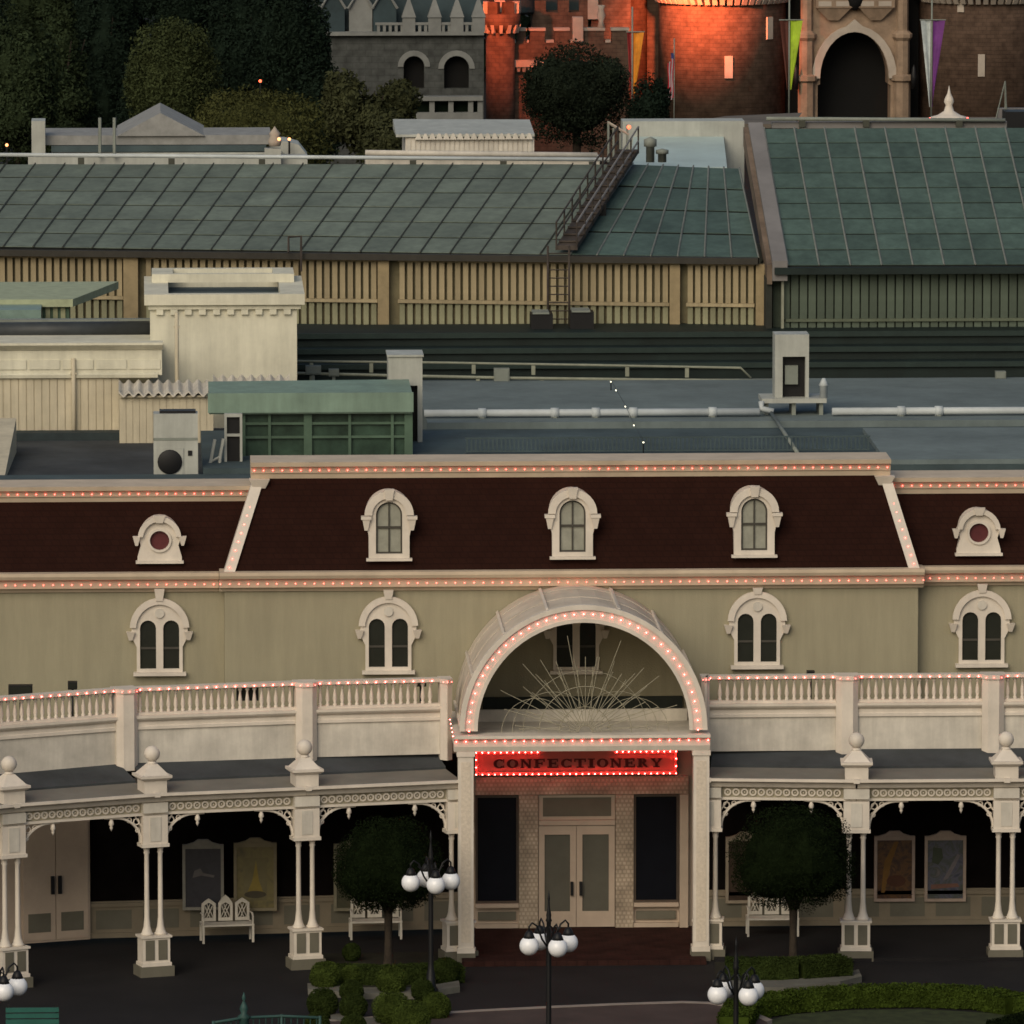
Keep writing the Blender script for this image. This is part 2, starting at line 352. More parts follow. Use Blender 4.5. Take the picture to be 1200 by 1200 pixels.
# eave cornices with their bulbs
cornice(xL, xR, 0, zc0, zc1, 0.40, .12, .12)
cornice(wx0, xL - .13, WY, zc0 - .06, zc1 - .06, 0.40)
cornice(xR + .13, wx1, WY, zc0 - .02, zc1 - .02, 0.40)
hb = zc1 - zc0
BZ = zc0 + .42 * hb
bulbs(BL, (xL - .1, -.29, BZ), (xR + .1, -.29, BZ), .222)
bulbs(BL, (X(-60, 0), WY - .29, BZ - .06), (xL - .25, WY - .29, BZ - .06), .222)
bulbs(BL, (xR + .3, WY - .29, BZ - .02), (X(1240, 0), WY - .29, BZ - .02), .222)
# mansards
def mansard(x0, x1, xa, xb, yb, yt, z0, z1):
    v = [(x0, yb, z0), (x1, yb, z0), (xb, yt, z1), (xa, yt, z1), (x0, yb + 5, z0), (x1, yb + 5, z0), (xb, yb + 4.2, z1), (xa, yb + 4.2, z1)]
    MB().add(v, [(0, 1, 2, 3), (1, 5, 6, 2), (4, 0, 3, 7)]).build('roof', MANS, BL)
txa, txb = X(303, .8, 560), X(1037, .8, 550)
mansard(xL + .12, xR - .12, txa, txb, -.10, .80, zc1 - .01, zt0 + .05)
zw0, zw1 = Z(588, 1.2, 100), Z(570, 1.0, 100)
zr0, zr1 = Z(578, 1.2, 1150), Z(559, 1.0, 1150)
mansard(wx0, xL + .5, wx0, txa + .2, WY - .10, WY + .75, zc1 - .07, zw0 + .05)
mansard(xR - .5, wx1, txb - .2, wx1, WY - .10, WY + .75, zc1 - .03, zr0 + .05)
# top cornices
def topcornice(x0, x1, y, z0, z1):
    h = z1 - z0
    prof = [(y + 1.2, z0), (y, z0), (y - .04, z0 + .3 * h), (y - .08, z0 + .34 * h), (y - .10, z0 + .66 * h), (y - .22, z0 + .74 * h), (y - .25, z1), (y + .9, z1 + .0), (y + 1.2, z1)]
    MB().extrude_x(prof, x0, x1).build('cornice', TRIM, BL)
    bulbs(BL, (x0 + .08, y - .12, z0 + .5 * h), (x1 - .08, y - .12, z0 + .5 * h), .222)
topcornice(X(294, .6, 548), X(1044, .6, 541), .76, zt0, zt1)
topcornice(X(-60, 1, 575), txa - .12, WY + .72, zw0, zw1)
topcornice(txb + .14, X(1260, 1, 565), WY + .72, zr0, zr1)
# hip trims with bulbs
for sx, xb_, xt_ in ((-1, xL + .12, txa), (1, xR - .12, txb)):
    t = MB()
    wv = .13
    t.hexa([(xb_ - wv, -.20, zc1), (xb_ + wv, -.20, zc1), (xb_ + wv, .25, zc1), (xb_ - wv, .25, zc1),
            (xt_ - wv, .70, zt0 - .002), (xt_ + wv, .70, zt0 - .002), (xt_ + wv, 1.1, zt0 - .002), (xt_ - wv, 1.1, zt0 - .002)])
    t.build('hip_trim', WHITE, BL)
    br = MB().frustum(xt_ - sx * .02, .74, zt0 - .22, zt0 - .003, .14, .10, .24, .2); br.build('hip_bracket', WHITE, BL)
    bulbs(BL, (xb_, -.19, zc1 + .10), (xt_, .70, zt0 - .06), .225)
# flat roof deck
MB().box(wx0, wx1, 1.95, 6.2, 9.0, zr0 - .05).build('roof_deck', BLUEDK, BL)

# arch-headed double windows of the upper floor
def double_window(px, pyb, Y):
    c = at(px, 740, Y); x = c.x; zb = at(px, pyb, Y).z; u = 1 / 49.6
    zs = zb + 52 * u
    hood = [(x - 27 * u, zb), (x + 27 * u, zb), (x + 27 * u, zb + 30 * u), (x + 33 * u, zb + 42 * u)] + arc(x, zs, 33 * u, 4, 176, 18, 34 * u) + [(x - 33 * u, zb + 42 * u), (x - 27 * u, zb + 30 * u)]
    holes = [list(reversed(archloop(x + a * u, x + b_ * u, zb + 4 * u, zb + 52 * u, 8))) for a, b_ in ((-23, -4.2), (4.2, 23))]
    f = MB().plate([hood] + holes, Y - .10, Y).build('window', WHITE, BL)
    # raised hood moulding, medallion, keystone, sill
    out = arc(x, zs, 35 * u, 2, 178, 18, 36 * u); inn = arc(x, zs, 27.5 * u, 2, 178, 18, 28.5 * u)
    MB().plate([out + list(reversed(inn))], Y - .17, Y - .09).build('hood', WHITE, f)
    MB().plate([arc(x, zb + 70 * u, 5.5 * u, 0, 337.5, 15)], Y - .15, Y - .09).build('medallion', WHITE2, f)
    MB().frustum(x, Y - .10, zs + 33 * u, zc0 + .03, 4 * u, .10, 6 * u, .13).build('keystone', WHITE, f)
    for sx in (-1, 1): MB().frustum(x + sx * 34 * u, Y - .09, zb + 38 * u, zb + 48 * u, 2 * u, .05, 5 * u, .12).build('corbel', WHITE, f)
    MB().box(x - 31 * u, x + 31 * u, Y - .2, Y, zb - 4 * u, zb - .001).build('sill', WHITE, f)
    for a, b_ in ((-23, -4.2), (4.2, 23)):
        MB().plate([archloop(x + a * u - .01, x + b_ * u + .01, zb + 3 * u, zb + 52 * u, 8)], Y - .035, Y - .005).build('pane', PANE, f)
        MB().box(x + a * u, x + b_ * u, Y - .06, Y - .036, zb + 27 * u, zb + 29.5 * u).build('glazing_bar', mat('dark_sash', (.06, .055, .045), .6), f)
    return f
for px, pyb, Y in ((187, 787, WY), (455, 785, 0), (675, 785, 0), (887, 779, 0), (1150, 777, WY)): double_window(px, pyb, Y)

# dormers in the mansard: arched sash windows
def dormer(px, pyb):
    Y = -.08; x = at(px, 610, Y).x; zb = at(px, pyb, Y).z; u = 1 / 49.8
    f = MB()
    sh = [(x - 24 * u, zb), (x + 24 * u, zb), (x + 24 * u, zb + 26 * u), (x + 27 * u, zb + 40 * u), (x + 27 * u, zb + 50 * u)] + arc(x, zb + 51 * u, 27 * u, 5, 175, 16, 27 * u) + [(x - 27 * u, zb + 50 * u), (x - 27 * u, zb + 40 * u), (x - 24 * u, zb + 26 * u)]
    hole = list(reversed(archloop(x - 15.5 * u, x + 15.5 * u, zb + 5 * u, zb + 51 * u, 12)))
    f = MB().plate([sh, hole], Y, Y + .95).build('dormer_window', WHITE, BL)
    out = arc(x, zb + 51 * u, 29 * u, 0, 180, 16); inn = arc(x, zb + 51 * u, 20 * u, 0, 180, 16)
    MB().plate([out + list(reversed(inn))], Y - .07, Y + .01).build('hood', WHITE, f)
    MB().frustum(x, Y - .05, zb + 69 * u, zb + 82 * u, 4 * u, .06, 6 * u, .09).build('keystone', WHITE, f)
    for sx in (-1, 1):
        MB().frustum(x + sx * 27 * u, Y, zb + 33 * u, zb + 46 * u, 2 * u, .05, 4.5 * u, .10).box(x + sx * 27 * u - 6 * u, x + sx * 27 * u + 6 * u, Y - .12, Y + .1, zb + 46.2 * u, zb + 50 * u).build('corbel', WHITE, f)
    MB().box(x - 27 * u, x + 27 * u, Y - .12, Y + .05, zb - 3 * u, zb - .001).build('sill', WHITE, f)
    MB().plate([archloop(x - 15.7 * u, x + 15.7 * u, zb + 4 * u, zb + 51 * u, 12)], Y + .10, Y + .13).build('pane', CURTAIN, f)
    D = mat('dark_sash', (.06, .055, .045), .6)
    ring_o = archloop(x - 15.4 * u, x + 15.4 * u, zb + 5.1 * u, zb + 51 * u, 12); ring_i = list(reversed(archloop(x - 13.6 * u, x + 13.6 * u, zb + 7 * u, zb + 51 * u, 12)))
    MB().plate([ring_o, ring_i], Y + .06, Y + .099).build('sash', D, f)
    MB().box(x - .018, x + .018, Y + .065, Y + .098, zb + 7 * u, zb + 64 * u).build('glazing_bar', D, f)
    MB().box(x - 14 * u, x + 14 * u, Y + .05, Y + .097, zb + 35 * u, zb + 37.4 * u).build('glazing_bar', D, f)
for px, pyb in ((456, 654), (671, 652), (884, 650)): dormer(px, pyb)
def oculus(px, pyb, Y):
    x = at(px, 630, Y).x; zb = at(px, pyb, Y).z; u = 1 / 49.6
    sh = [(x - 26 * u, zb), (x + 26 * u, zb), (x + 26 * u, zb + 4 * u), (x + 22 * u, zb + 18 * u), (x + 25 * u, zb + 27 * u)] + arc(x, zb + 27 * u, 23.5 * u, 8, 172, 14, 24 * u) + [(x - 25 * u, zb + 27 * u), (x - 22 * u, zb + 18 * u), (x - 26 * u, zb + 4 * u)]
    hole = list(reversed(arc(x, zb + 24 * u, 11.5 * u, 0, 342, 19)))
    f = MB().plate([sh, hole], Y, Y + .7).build('round_dormer', WHITE, BL)
    MB().plate([arc(x, zb + 24 * u, 14 * u, 0, 345, 23), list(reversed(arc(x, zb + 24 * u, 11.4 * u, 0, 345, 23)))], Y - .05, Y - .001).build('ring', WHITE, f)
    out = arc(x, zb + 27 * u, 25.5 * u, 4, 176, 14); inn = arc(x, zb + 27 * u, 19.5 * u, 4, 176, 14)
    MB().plate([out + list(reversed(inn))], Y - .09, Y).build('hood', WHITE, f)
    MB().frustum(x, Y - .05, zb + 45 * u, zb + 54 * u, 4 * u, .06, 7 * u, .08).build('keystone', WHITE, f)
    for sx in (-1, 1): MB().frustum(x + sx * 27 * u, Y - .03, zb + 18 * u, zb + 29 * u, 1.5 * u, .04, 4.5 * u, .08).build('corbel', WHITE, f)
    MB().box(x - 28 * u, x + 28 * u, Y - .1, Y + .1, zb - 3 * u, zb - .001).build('sill', WHITE, f)
    MB().plate([arc(x, zb + 24 * u, 11.8 * u, 0, 345, 23)], Y + .06, Y + .09).build('pane', MAROON, f)
oculus(187, 657, WY - .05); oculus(1147, 648, WY - .05)

# ---- ground floor of the building: left wall bends forward, centre under the porch, right wall
gw = [(X(545, 0, 1000), 0), (X(105, -1.0, 1000), -1.0), (X(-160, -2.9, 1000), -2.9)]
gr = [(X(822, 0, 1000), 0), (22, 0)]
def groundwall(p0, p1, zt=4.3):
    M, L, a = frame(p0, p1)
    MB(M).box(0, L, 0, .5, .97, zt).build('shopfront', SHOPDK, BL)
    MB(M).box(0, L, -.04, .5, .10, .969).build('dado', DADO, BL)
    MB(M).box(0, L, -.10, -.041, .84, .93).build('dado_rail', DADO, BL)
    MB(M).box(0, L, -.09, -.041, .10, .22).build('skirting', DADO, BL)
    k = int(L / 1.05)
    for i in range(k):
        c0 = (i + .12) * L / k; c1 = (i + .88) * L / k
        MB(M).box(c0, c1, -.046, -.041, .30, .76).build('dado_panel', DADO2, BL)
groundwall(gw[1], gw[0]); groundwall(gw[2], gw[1]); groundwall(gr[0], gr[1])
# beige double door at the far left of the ground floor
M, L, a = frame(gw[2], gw[1])
dx0, dx1 = L - 1.85, L - .05
MB(M).box(dx0 - .9, dx1, -.16, -.10, .1, 3.3).build('door_surround', DOORP, BL)
for k in range(2):
    c0 = dx0 + .12 + k * .82; dd = MB(M).box(c0, c0 + .80, -.20, -.161, .16, 2.95).build('door', DOORP, BL)
    MB(M).box(c0 + .12, c0 + .68, -.21, -.201, .35, .80).build('panel', DADO2, dd)
    MB(M).box(c0 + (.68 if k == 0 else .04), c0 + (.76 if k == 0 else .12), -.27, -.211, 1.25, 1.68).build('handle', BLACK, dd)
# entrance front under the porch
ex0, ex1 = X(556, 0, 1000), X(806, 0, 1000)
zE = lambda py: Z(py, 0, 675)
MB().box(X(545, 0), X(822, 0), -.001, .5, 0.1, 5.3).build('entrance_wall', DOORP, BL)
ORN = brickmat('ornamental_tile', (0.50, 0.41, 0.32), (0.43, 0.355, 0.27), (0.34, 0.275, 0.21), 1.0, 0.10, 0.10, 0.7, 'XZ', 0.5, 0.02)
MB().box(ex0 + .02, ex1, -.14, -.002, zE(930), zE(909)).build('lintel', ORN, BL)
for a_, b_ in ((608, 630), (721, 742)):
    MB().box(X(a_, 0, 1000), X(b_, 0, 1000), -.15, -.002, .1, zE(930.3)).build('pilaster', ORN, BL)
MB().box(X(631, 0, 950), X(720.5, 0, 950), -.07, -.002, zE(931), zE(960)).build('transom_frame', DOORP, BL)
MB().box(X(636, 0, 950), X(716, 0, 950), -.08, -.071, zE(956), zE(934)).build('transom_panel', DADO2, BL)
MB().box(X(631, 0, 950), X(720.5, 0, 950), -.14, -.002, zE(966), zE(960.3)).build('door_head', DOORP, BL)
xm = X(675, 0, 1030)
for k, (a_, b_) in enumerate(((631, 674.7), (675.3, 720))):
    c0, c1 = X(a_, 0, 1030), X(b_, 0, 1030)
    hole = [(c0 + .14, zE(1072)), (c0 + .14, zE(977)), (c1 - .14, zE(977)), (c1 - .14, zE(1072))]
    d = MB().plate([[(c0, .12), (c1, .12), (c1, zE(967)), (c0, zE(967))], hole], -.12, -.03).build('door', DOORP, BL)
    MB().box(c0 + .13, c1 - .13, -.07, -.04, zE(1073), zE(976)).build('pane', DOORG, d)
    MB().box(c0 + .14, c1 - .14, -.13, -.121, .22, .5).build('panel', DOORP, d)
    hx = c1 - .10 if k == 0 else c0 + .10
    MB().box(hx - .035, hx + .035, -.2, -.121, zE(1048), zE(1032)).build('handle', BLACK, d)
for a_, b_ in ((557, 607.5), (742.5, 795)):
    c0, c1 = X(a_, 0, 1000), X(b_, 0, 1000); z0, z1 = zE(1057), zE(931)
    f = MB().plate([[(c0, z0), (c1, z0), (c1, z1), (c0, z1)], [(c0 + .05, z0 + .05), (c0 + .05, z1 - .05), (c1 - .05, z1 - .05), (c1 - .05, z0 + .05)]], -.10, -.002).build('display_window', mat('window_frame_brown', (.08, .06, .045), .6), BL)
    MB().box(c0 + .04, c1 - .04, -.05, -.012, z0 + .04, z1 - .04).build('pane', NAVY, f)
    MB().box(c0, c1, -.18, -.002, z0 - .10, z0 - .002).build('window_sill', DOORP, BL)
    MB().box(c0 + .06, c1 - .06, -.06, -.002, .28, z0 - .22).build('dado_panel', DADO2, BL)
    MB().box(c0, c1, -.12, -.002, .10, .2).build('skirting', DOORP, BL)
for a_, b_ in ((796, 806),): MB().box(X(a_, 0, 1000), X(b_, 0, 1000), -.2, -.002, .1, zE(930.3)).build('jamb', DOORP, BL)

# ------------------------------------------------------------------ sign over the entrance
sx0, sx1 = X(557, -.3, 895), X(793, -.3, 895); sz0, sz1 = Z(907.5, -.3, 675), Z(880, -.3, 675)
SG = thing('shop_sign', 'red sign board reading CONFECTIONERY edged with lit bulbs over the entrance doors', 'sign', ((sx0 + sx1) / 2, -.3, sz0))
MB().box(sx0, sx1, -.30, -.16, sz0, sz1).build('board', SIGNRED, SG)
fr = MB().plate([[(sx0 - .001, sz0 - .001), (sx1 + .001, sz0 - .001), (sx1 + .001, sz1 + .001), (sx0 - .001, sz1 + .001)], [(sx0 + .07, sz0 + .07), (sx0 + .07, sz1 - .07), (sx1 - .07, sz1 - .07), (sx1 - .07, sz0 + .07)]], -.325, -.295); fr.build('border', SIGNRED, SG)
LET = {
 'N': [('r', .10, .24, .1, .9), ('r', .76, .90, .1, .9), ('q', (.10, .9), (.36, .9), (.90, .1), (.64, .1)), ('r', 0, .34, 0, .1), ('r', 0, .36, .9, 1), ('r', .64, 1, .9, 1), ('r', .64, .9, 0, .1)],
 'F': [('r', .14, .40, .1, .88), ('r', 0, .95, .88, 1), ('r', .40, .72, .44, .56), ('r', 0, .54, 0, .1), ('r', .83, .95, .68, .88), ('r', .66, .76, .34, .66)],
 'E': [('r', .14, .40, .12, .88), ('r', 0, .93, .88, 1), ('r', .40, .70, .44, .56), ('r', 0, .97, 0, .12), ('r', .82, .93, .70, .88), ('r', .86, .97, .12, .32), ('r', .64, .74, .34, .66)],
 'T': [('r', .37, .63, .1, .88), ('r', 0, 1, .88, 1), ('r', .2, .8, 0, .1), ('r', 0, .11, .66, .88), ('r', .89, 1, .66, .88)],
 'I': [('r', .25, .75, .1, .9), ('r', 0, 1, .9, 1), ('r', 0, 1, 0, .1)],
 'R': [('r', .12, .38, .1, .9), ('r', 0, .42, .9, 1), ('r', 0, .5, 0, .1), ('o', .42, .72, .36, .28, -90, 90, .24, .1), ('q', (.42, .46), (.62, .46), (.98, 0), (.72, 0))],
 'Y': [('r', .38, .62, .1, .5), ('q', (.06, .9), (.32, .9), (.60, .42), (.40, .42)), ('q', (.74, .9), (.92, .9), (.62, .46), (.50, .46)), ('r', 0, .40, .9, 1), ('r', .64, 1, .9, 1), ('r', .22, .78, 0, .1)],
 'O': [('o', .5, .5, .5, .5, 0, 360, .26, .11)],
 'C': [('o', .52, .5, .5, .5, 42, 318, .26, .11), ('r', .84, .94, .64, .98), ('r', .84, .92, .06, .28)],
}
def letter(ch, x, z, wd, h, parent):
    m = MB(); yy = -.3255 if ch else 0; dy = 0
    for st in LET[ch]:
        y0 = -.345 - dy; dy += .002
        if st[0] == 'r': m.plate([[(x + st[1] * wd, z + st[3] * h), (x + st[2] * wd, z + st[3] * h), (x + st[2] * wd, z + st[4] * h), (x + st[1] * wd, z + st[4] * h)]], y0, -.30)
        elif st[0] == 'q': m.plate([[(x + p[0] * wd, z + p[1] * h) for p in st[1:]]], y0, -.30)
        else:
            _, cx, cz, rx, rz, a0, a1, tk, tn = st; N = 16
            o_ = []; i_ = []
            for i in range(N + 1):
                a = R(a0 + (a1 - a0) * i / N); ca, sa = math.cos(a), math.sin(a)
                o_.append((x + (cx + rx * ca) * wd, z + (cz + rz * sa) * h)); i_.append((x + (cx + (rx - tk) * ca) * wd, z + (cz + (rz - tn) * sa) * h))
            for i in range(N): m.plate([[o_[i], o_[i + 1], i_[i + 1], i_[i]]], y0, -.30)
    m.build('letter', SIGNLET, parent)
word = 'CONFECTIONERY'; lx0, lx1 = X(578, -.3, 895), X(776, -.3, 895)
wid = [0.62 if c == 'I' else 1.0 for c in word]; gap = .16; unit = (lx1 - lx0) / (sum(wid) + gap * 12); xx = lx0
for c, wd in zip(word, wid):
    letter(c, xx, sz0 + .165, unit * wd, .215, SG); xx += unit * (wd + gap)
sb = .018
for (p, q) in (((sx0 + sb, sz0 + sb), (sx1 - sb, sz0 + sb)), ((sx0 + sb, sz1 - sb), (X(630, -.3), sz1 - sb)), ((X(723, -.3), sz1 - sb), (sx1 - sb, sz1 - sb)), ((sx0 + sb, sz0 + .19), (sx0 + sb, sz1 - .19)), ((sx1 - sb, sz0 + .19), (sx1 - sb, sz1 - .19))):
    bulbs(SG, (p[0], -.362, p[1]), (q[0], -.362, q[1]), .146, True, SBULBME)

# ------------------------------------------------------------------ barrel-vaulted entrance porch
PY = -4.0
px0, px1 = X(541, PY, 850), X(826.5, PY, 850); pcx = (px0 + px1) / 2; ro = (px1 - px0) / 2; ri = ro - .34
zsp = Z(856, PY, 683)
PO = thing('entrance_porch', 'white barrel vaulted entrance porch outlined with red bulbs', 'porch', (pcx, PY, 0))
rz_o = Z(711, PY, 683) - zsp; rz_i = rz_o - .34
NA = 36
out = arc(pcx, zsp, ro, 0, 180, NA, rz_o); inn = arc(pcx, zsp, ri, 0, 180, NA, rz_i)
MB().plate([out + list(reversed(inn))], PY, PY + .28, True).build('arch', WHITE, PO)
o2 = arc(pcx, zsp, ro + .05, 0, 180, NA, rz_o + .05); i2 = arc(pcx, zsp, ro - .07, 0, 180, NA, rz_o - .07)
MB().plate([o2 + list(reversed(i2))], PY - .05, PY + .12).build('arch_moulding', WHITE, PO)
i3 = arc(pcx, zsp, ri + .06, 0, 180, NA, rz_i + .06); i4 = arc(pcx, zsp, ri - .03, 0, 180, NA, rz_i - .03)
MB().plate([i3 + list(reversed(i4))], PY - .03, PY + .1).build('arch_moulding', WHITE, PO)
# vault: boarded panels between ribs, each panel a piece of its own
def vault_piece(a0, a1, y0, y1, r0, r1, n=4):
    m = MB(); oo = arc(pcx, zsp, ro + r1, a0, a1, n, rz_o + r1); ii = arc(pcx, zsp, ro + r0, a0, a1, n, rz_o + r0)
    m.plate([oo + list(reversed(ii))], y0, y1, True); return m
YB = -.02
VP = mat('vault_sheet', (.74, .65, .54), .6, .10, 1.5)
_t = VP.node_tree; _tr = _t.nodes.new('ShaderNodeBsdfTranslucent'); _tr.inputs[0].default_value = (.62, .56, .46, 1); _mx = _t.nodes.new('ShaderNodeMixShader'); _mx.inputs[0].default_value = .25
_t.links.new(_t.nodes['Principled BSDF'].outputs[0], _mx.inputs[1]); _t.links.new(_tr.outputs[0], _mx.inputs[2]); _t.links.new(_mx.outputs[0], _t.nodes['Material Output'].inputs[0])
bands = [(2, 26), (26, 50), (50, 73), (73, 107), (107, 130), (130, 154), (154, 178)]
for (a0, a1) in bands:
    k = 5; h = (YB - (PY + .30)) / k
    for j in range(k): vault_piece(a0 + .7, a1 - .7, PY + .30 + j * h + .015, PY + .30 + (j + 1) * h - .015, -.10, .0 - .012 * (j % 2)).build('vault_panel', VP, PO)
for a in (2, 26, 50, 73, 107, 130, 154, 178): vault_piece(a - .7, a + .7, PY + .29, YB, -.12, .05, 1).build('vault_rib', WHITE, PO)
# beam, floor over the entrance, columns
bz0, bz1 = Z(880, PY, 683), Z(860.5, PY, 683)
bx0, bx1 = X(532, PY, 870), X(832, PY, 870)
MB().extrude_x([(PY + .35, bz0), (PY - .02, bz0), (PY - .06, bz0 + .12), (PY - .06, bz0 + .26), (PY - .18, bz1 - .07), (PY - .18, bz1), (PY + .35, bz1)], bx0, bx1).build('beam', WHITE, PO)
for sx, xa in ((0, bx0 + .1), (1, bx1 - .1)):
    MB().box(xa - .08, xa + .08, PY + .36, -.02, bz0 + .02, bz1 - .03).build('side_beam', WHITE, PO)
MB().box(bx0 + .2, bx1 - .2, PY + .36, -.02, bz1 - .30, bz1 - .10).build('ceiling', WHITE2, PO)
MB().box(X(566, -.2, 830), X(800, -.2, 830), -.12, -.005, bz1 - .09, bz1 + .30).build('panel', mat('dark_backing_panel', (.02, .025, .02), .7), PO)
MB().box(X(558, -1.2, 845), X(805, -1.2, 845), -1.3, -1.2, bz1 - .099, bz1 + .18).build('inner_rail', WHITE2, PO)
for a_, b_ in ((537, 555), (812.5, 831)):
    c0, c1 = X(a_, PY, 1000), X(b_, PY, 1000); zb = Z(1116, PY, 683)
    c = MB().box(c0, c1, PY, PY + .36, zb, bz0 - .002).build('column', WHITE, PO)
    MB().box(c0 - .03, c1 + .03, PY - .03, PY + .39, zb + .001, zb + .12).build('base_moulding', WHITE, c)
    MB().box(c0 - .03, c1 + .03, PY - .03, PY + .39, bz0 - .12, bz0 - .003).build('capital', WHITE, c)
    MB().box(c0 + .07, c1 - .07, PY - .012, PY - .001, zb + .25, bz0 - .25).build('panel', mat('ornate_column_panel', (.62, .54, .44), .7, .08, 14, .5, 16), c)
    MB().box(c0 - .04, c1 + .04, PY - .06, PY + .42, -.02, zb).build('plinth', DADO2, c)
# bulbs on arch and beam
rm, rmz = ro - .17, rz_o - .17; tot = math.pi * (rm + rmz) / 2; nb = round(tot / .225)
for i in range(nb + 1):
    a = math.pi * i / nb; piece('bulb', PBULBME, (pcx + rm * math.cos(a), PY - .03, zsp + rmz * math.sin(a)), PO)
bulbs(PO, (bx0 + .05, PY - .10, bz0 + .25), (bx1 - .05, PY - .10, bz0 + .25), .222, True, PBULBME)
bulbs(PO, (bx0 - .02, PY + .1, bz0 + .35), (bx0 - .06, PY + .9, bz0 + .62), .22, True, PBULBME)
# wire fan in the arch
WIRE = mat('pale_wire', (.36, .33, .24), .5)
fy = PY + .14; fz = bz1 + .02; fx = pcx + .05
fm = MB()
for k in range(17):
    a = R(6 + 168 * k / 16); rr = 1.95 + .38 * math.sin(k * 2.3)
    fm.tube([(fx + .16 * math.cos(a), fy, fz + .16 * math.sin(a)), (fx + rr * math.cos(a), fy - .008 * (k % 3), fz + rr * math.sin(a))], .0075, 4)
fm.build('wire_fan', WIRE, PO)
fm = MB()
for rr in (.16, .60, 1.08): fm.tube([(fx + p[0], fy + .03, fz + p[1]) for p in arc(0, 0, rr, 0, 180, 20)], .009, 4)
fm.build('wire_ring', WIRE, PO)
fm = MB()
for k in range(11):
    a = R(12 + 156 * k / 10)
    for da in (-9, 9):
        b_ = a + R(da); fm.tube([(fx + .52 * math.cos(a), fy + .05, fz + .52 * math.sin(a)), (fx + (1.55 + .25 * (k % 2)) * math.cos(b_), fy + .06, fz + (1.55 + .25 * (k % 2)) * math.sin(b_))], .0075, 4)
fm.build('wire_spray', WIRE, PO)
fm = MB()
for cx_, rr in ((-.75, .95), (.75, .95), (-1.15, .8), (1.15, .8), (0, 1.45)): fm.tube([(fx + p[0], fy + .07, fz + p[1]) for p in arc(cx_, 0, rr, 0, 180, 18)], .006, 4)
fm.build('wire_arc', WIRE, PO)

# ------------------------------------------------------------------ verandahs
ZED = 4.26                                           # roof edge
def column_pair(M, V, z0=0.0):
    c = MB(M).box(-.30, .30, -.17, .17, 3.08, 3.74).build('column', WHITE, V)
    MB(M).box(-.13, .13, -.186, -.171, 3.14, 3.70).build('panel', WHITE2, c)
    MB(M).box(-.33, .33, -.2, .2, 3.0, 3.079).build('capital', WHITE, c)
    for sx in (-.165, .165):
        MB(M).lathe([(.15, .93), (.15, .97), (.125, .99), (.085, 1.12), (.062, 1.35), (.056, 2.2), (.056, 2.82), (.075, 2.86), (.062, 2.9), (.095, 2.999)], (sx, 0, 0), 10).build('shaft', WHITE, c)
    MB(M).box(-.37, .37, -.24, .24, .88, .929).build('pedestal_cap', WHITE, c)
    MB(M).box(-.33, .33, -.20, .20, .30, .879).build('pedestal', WHITE, c)
    for sx in (-.155, .155): MB(M).box(sx - .11, sx + .11, -.212, -.201, .36, .83).build('panel', DADO2, c)
    MB(M).box(-.36, .36, -.23, .23, .22, .299).build('pedestal_base', WHITE, c)
    MB(M).box(-.41, .41, -.28, .28, -.02, .219).build('plinth', DADO2, c)
    return c
def finial(M, V, y=.06):
    f = MB(M); f.box(-.27, .27, y - .27, y + .27, ZED - .02, ZED + .30); f.frustum(0, y, ZED + .301, ZED + .36, .30, .30, .37, .37); f.box(-.37, .37, y - .37, y + .37, ZED + .361, ZED + .42)
    f.frustum(0, y, ZED + .421, ZED + .66, .31, .31, .10, .10)
    f.lathe([(.10, ZED + .64), (.12, ZED + .68), (.09, ZED + .72)], (0, y, 0), 12)
    f.sphere((0, y, ZED + .89), .185, 16, 12); f.build('finial', WHITE, V)
def bracket(M, V, x, s):
    """quarter arch with scrolls and a pendant; s=+1 springs to the right of x"""
    b = MB(M); r = .66
    pts = [(x + s * (r - r * math.cos(t)), 0, 3.10 + (.62) * math.sin(t)) for t in [math.pi / 2 * i / 10 for i in range(11)]]
    b.tube(pts, .035, 5)
    b.tube([(x + s * r, 0, 3.72), (x + s * (r + .25), 0, 3.735)], .035, 5)
    for (cx_, cz_, rr) in ((.12, 3.60, .075), (.30, 3.645, .055), (.09, 3.40, .05)):
        b.tube([(x + s * cx_ + rr * math.cos(2 * math.pi * i / 8), 0, cz_ + rr * math.sin(2 * math.pi * i / 8)) for i in range(9)], .016, 4, False)
    b.tube([(x, 0, 3.5), (x + s * .15, 0, 3.72)], .018, 4)
    b.lathe([(.02, 3.72), (.055, 3.64), (.065, 3.58), (.03, 3.54), (.04, 3.50), (.005, 3.42)], (x + s * (r + .09), 0, 0), 8)
    b.build('bracket', WHITE, V)
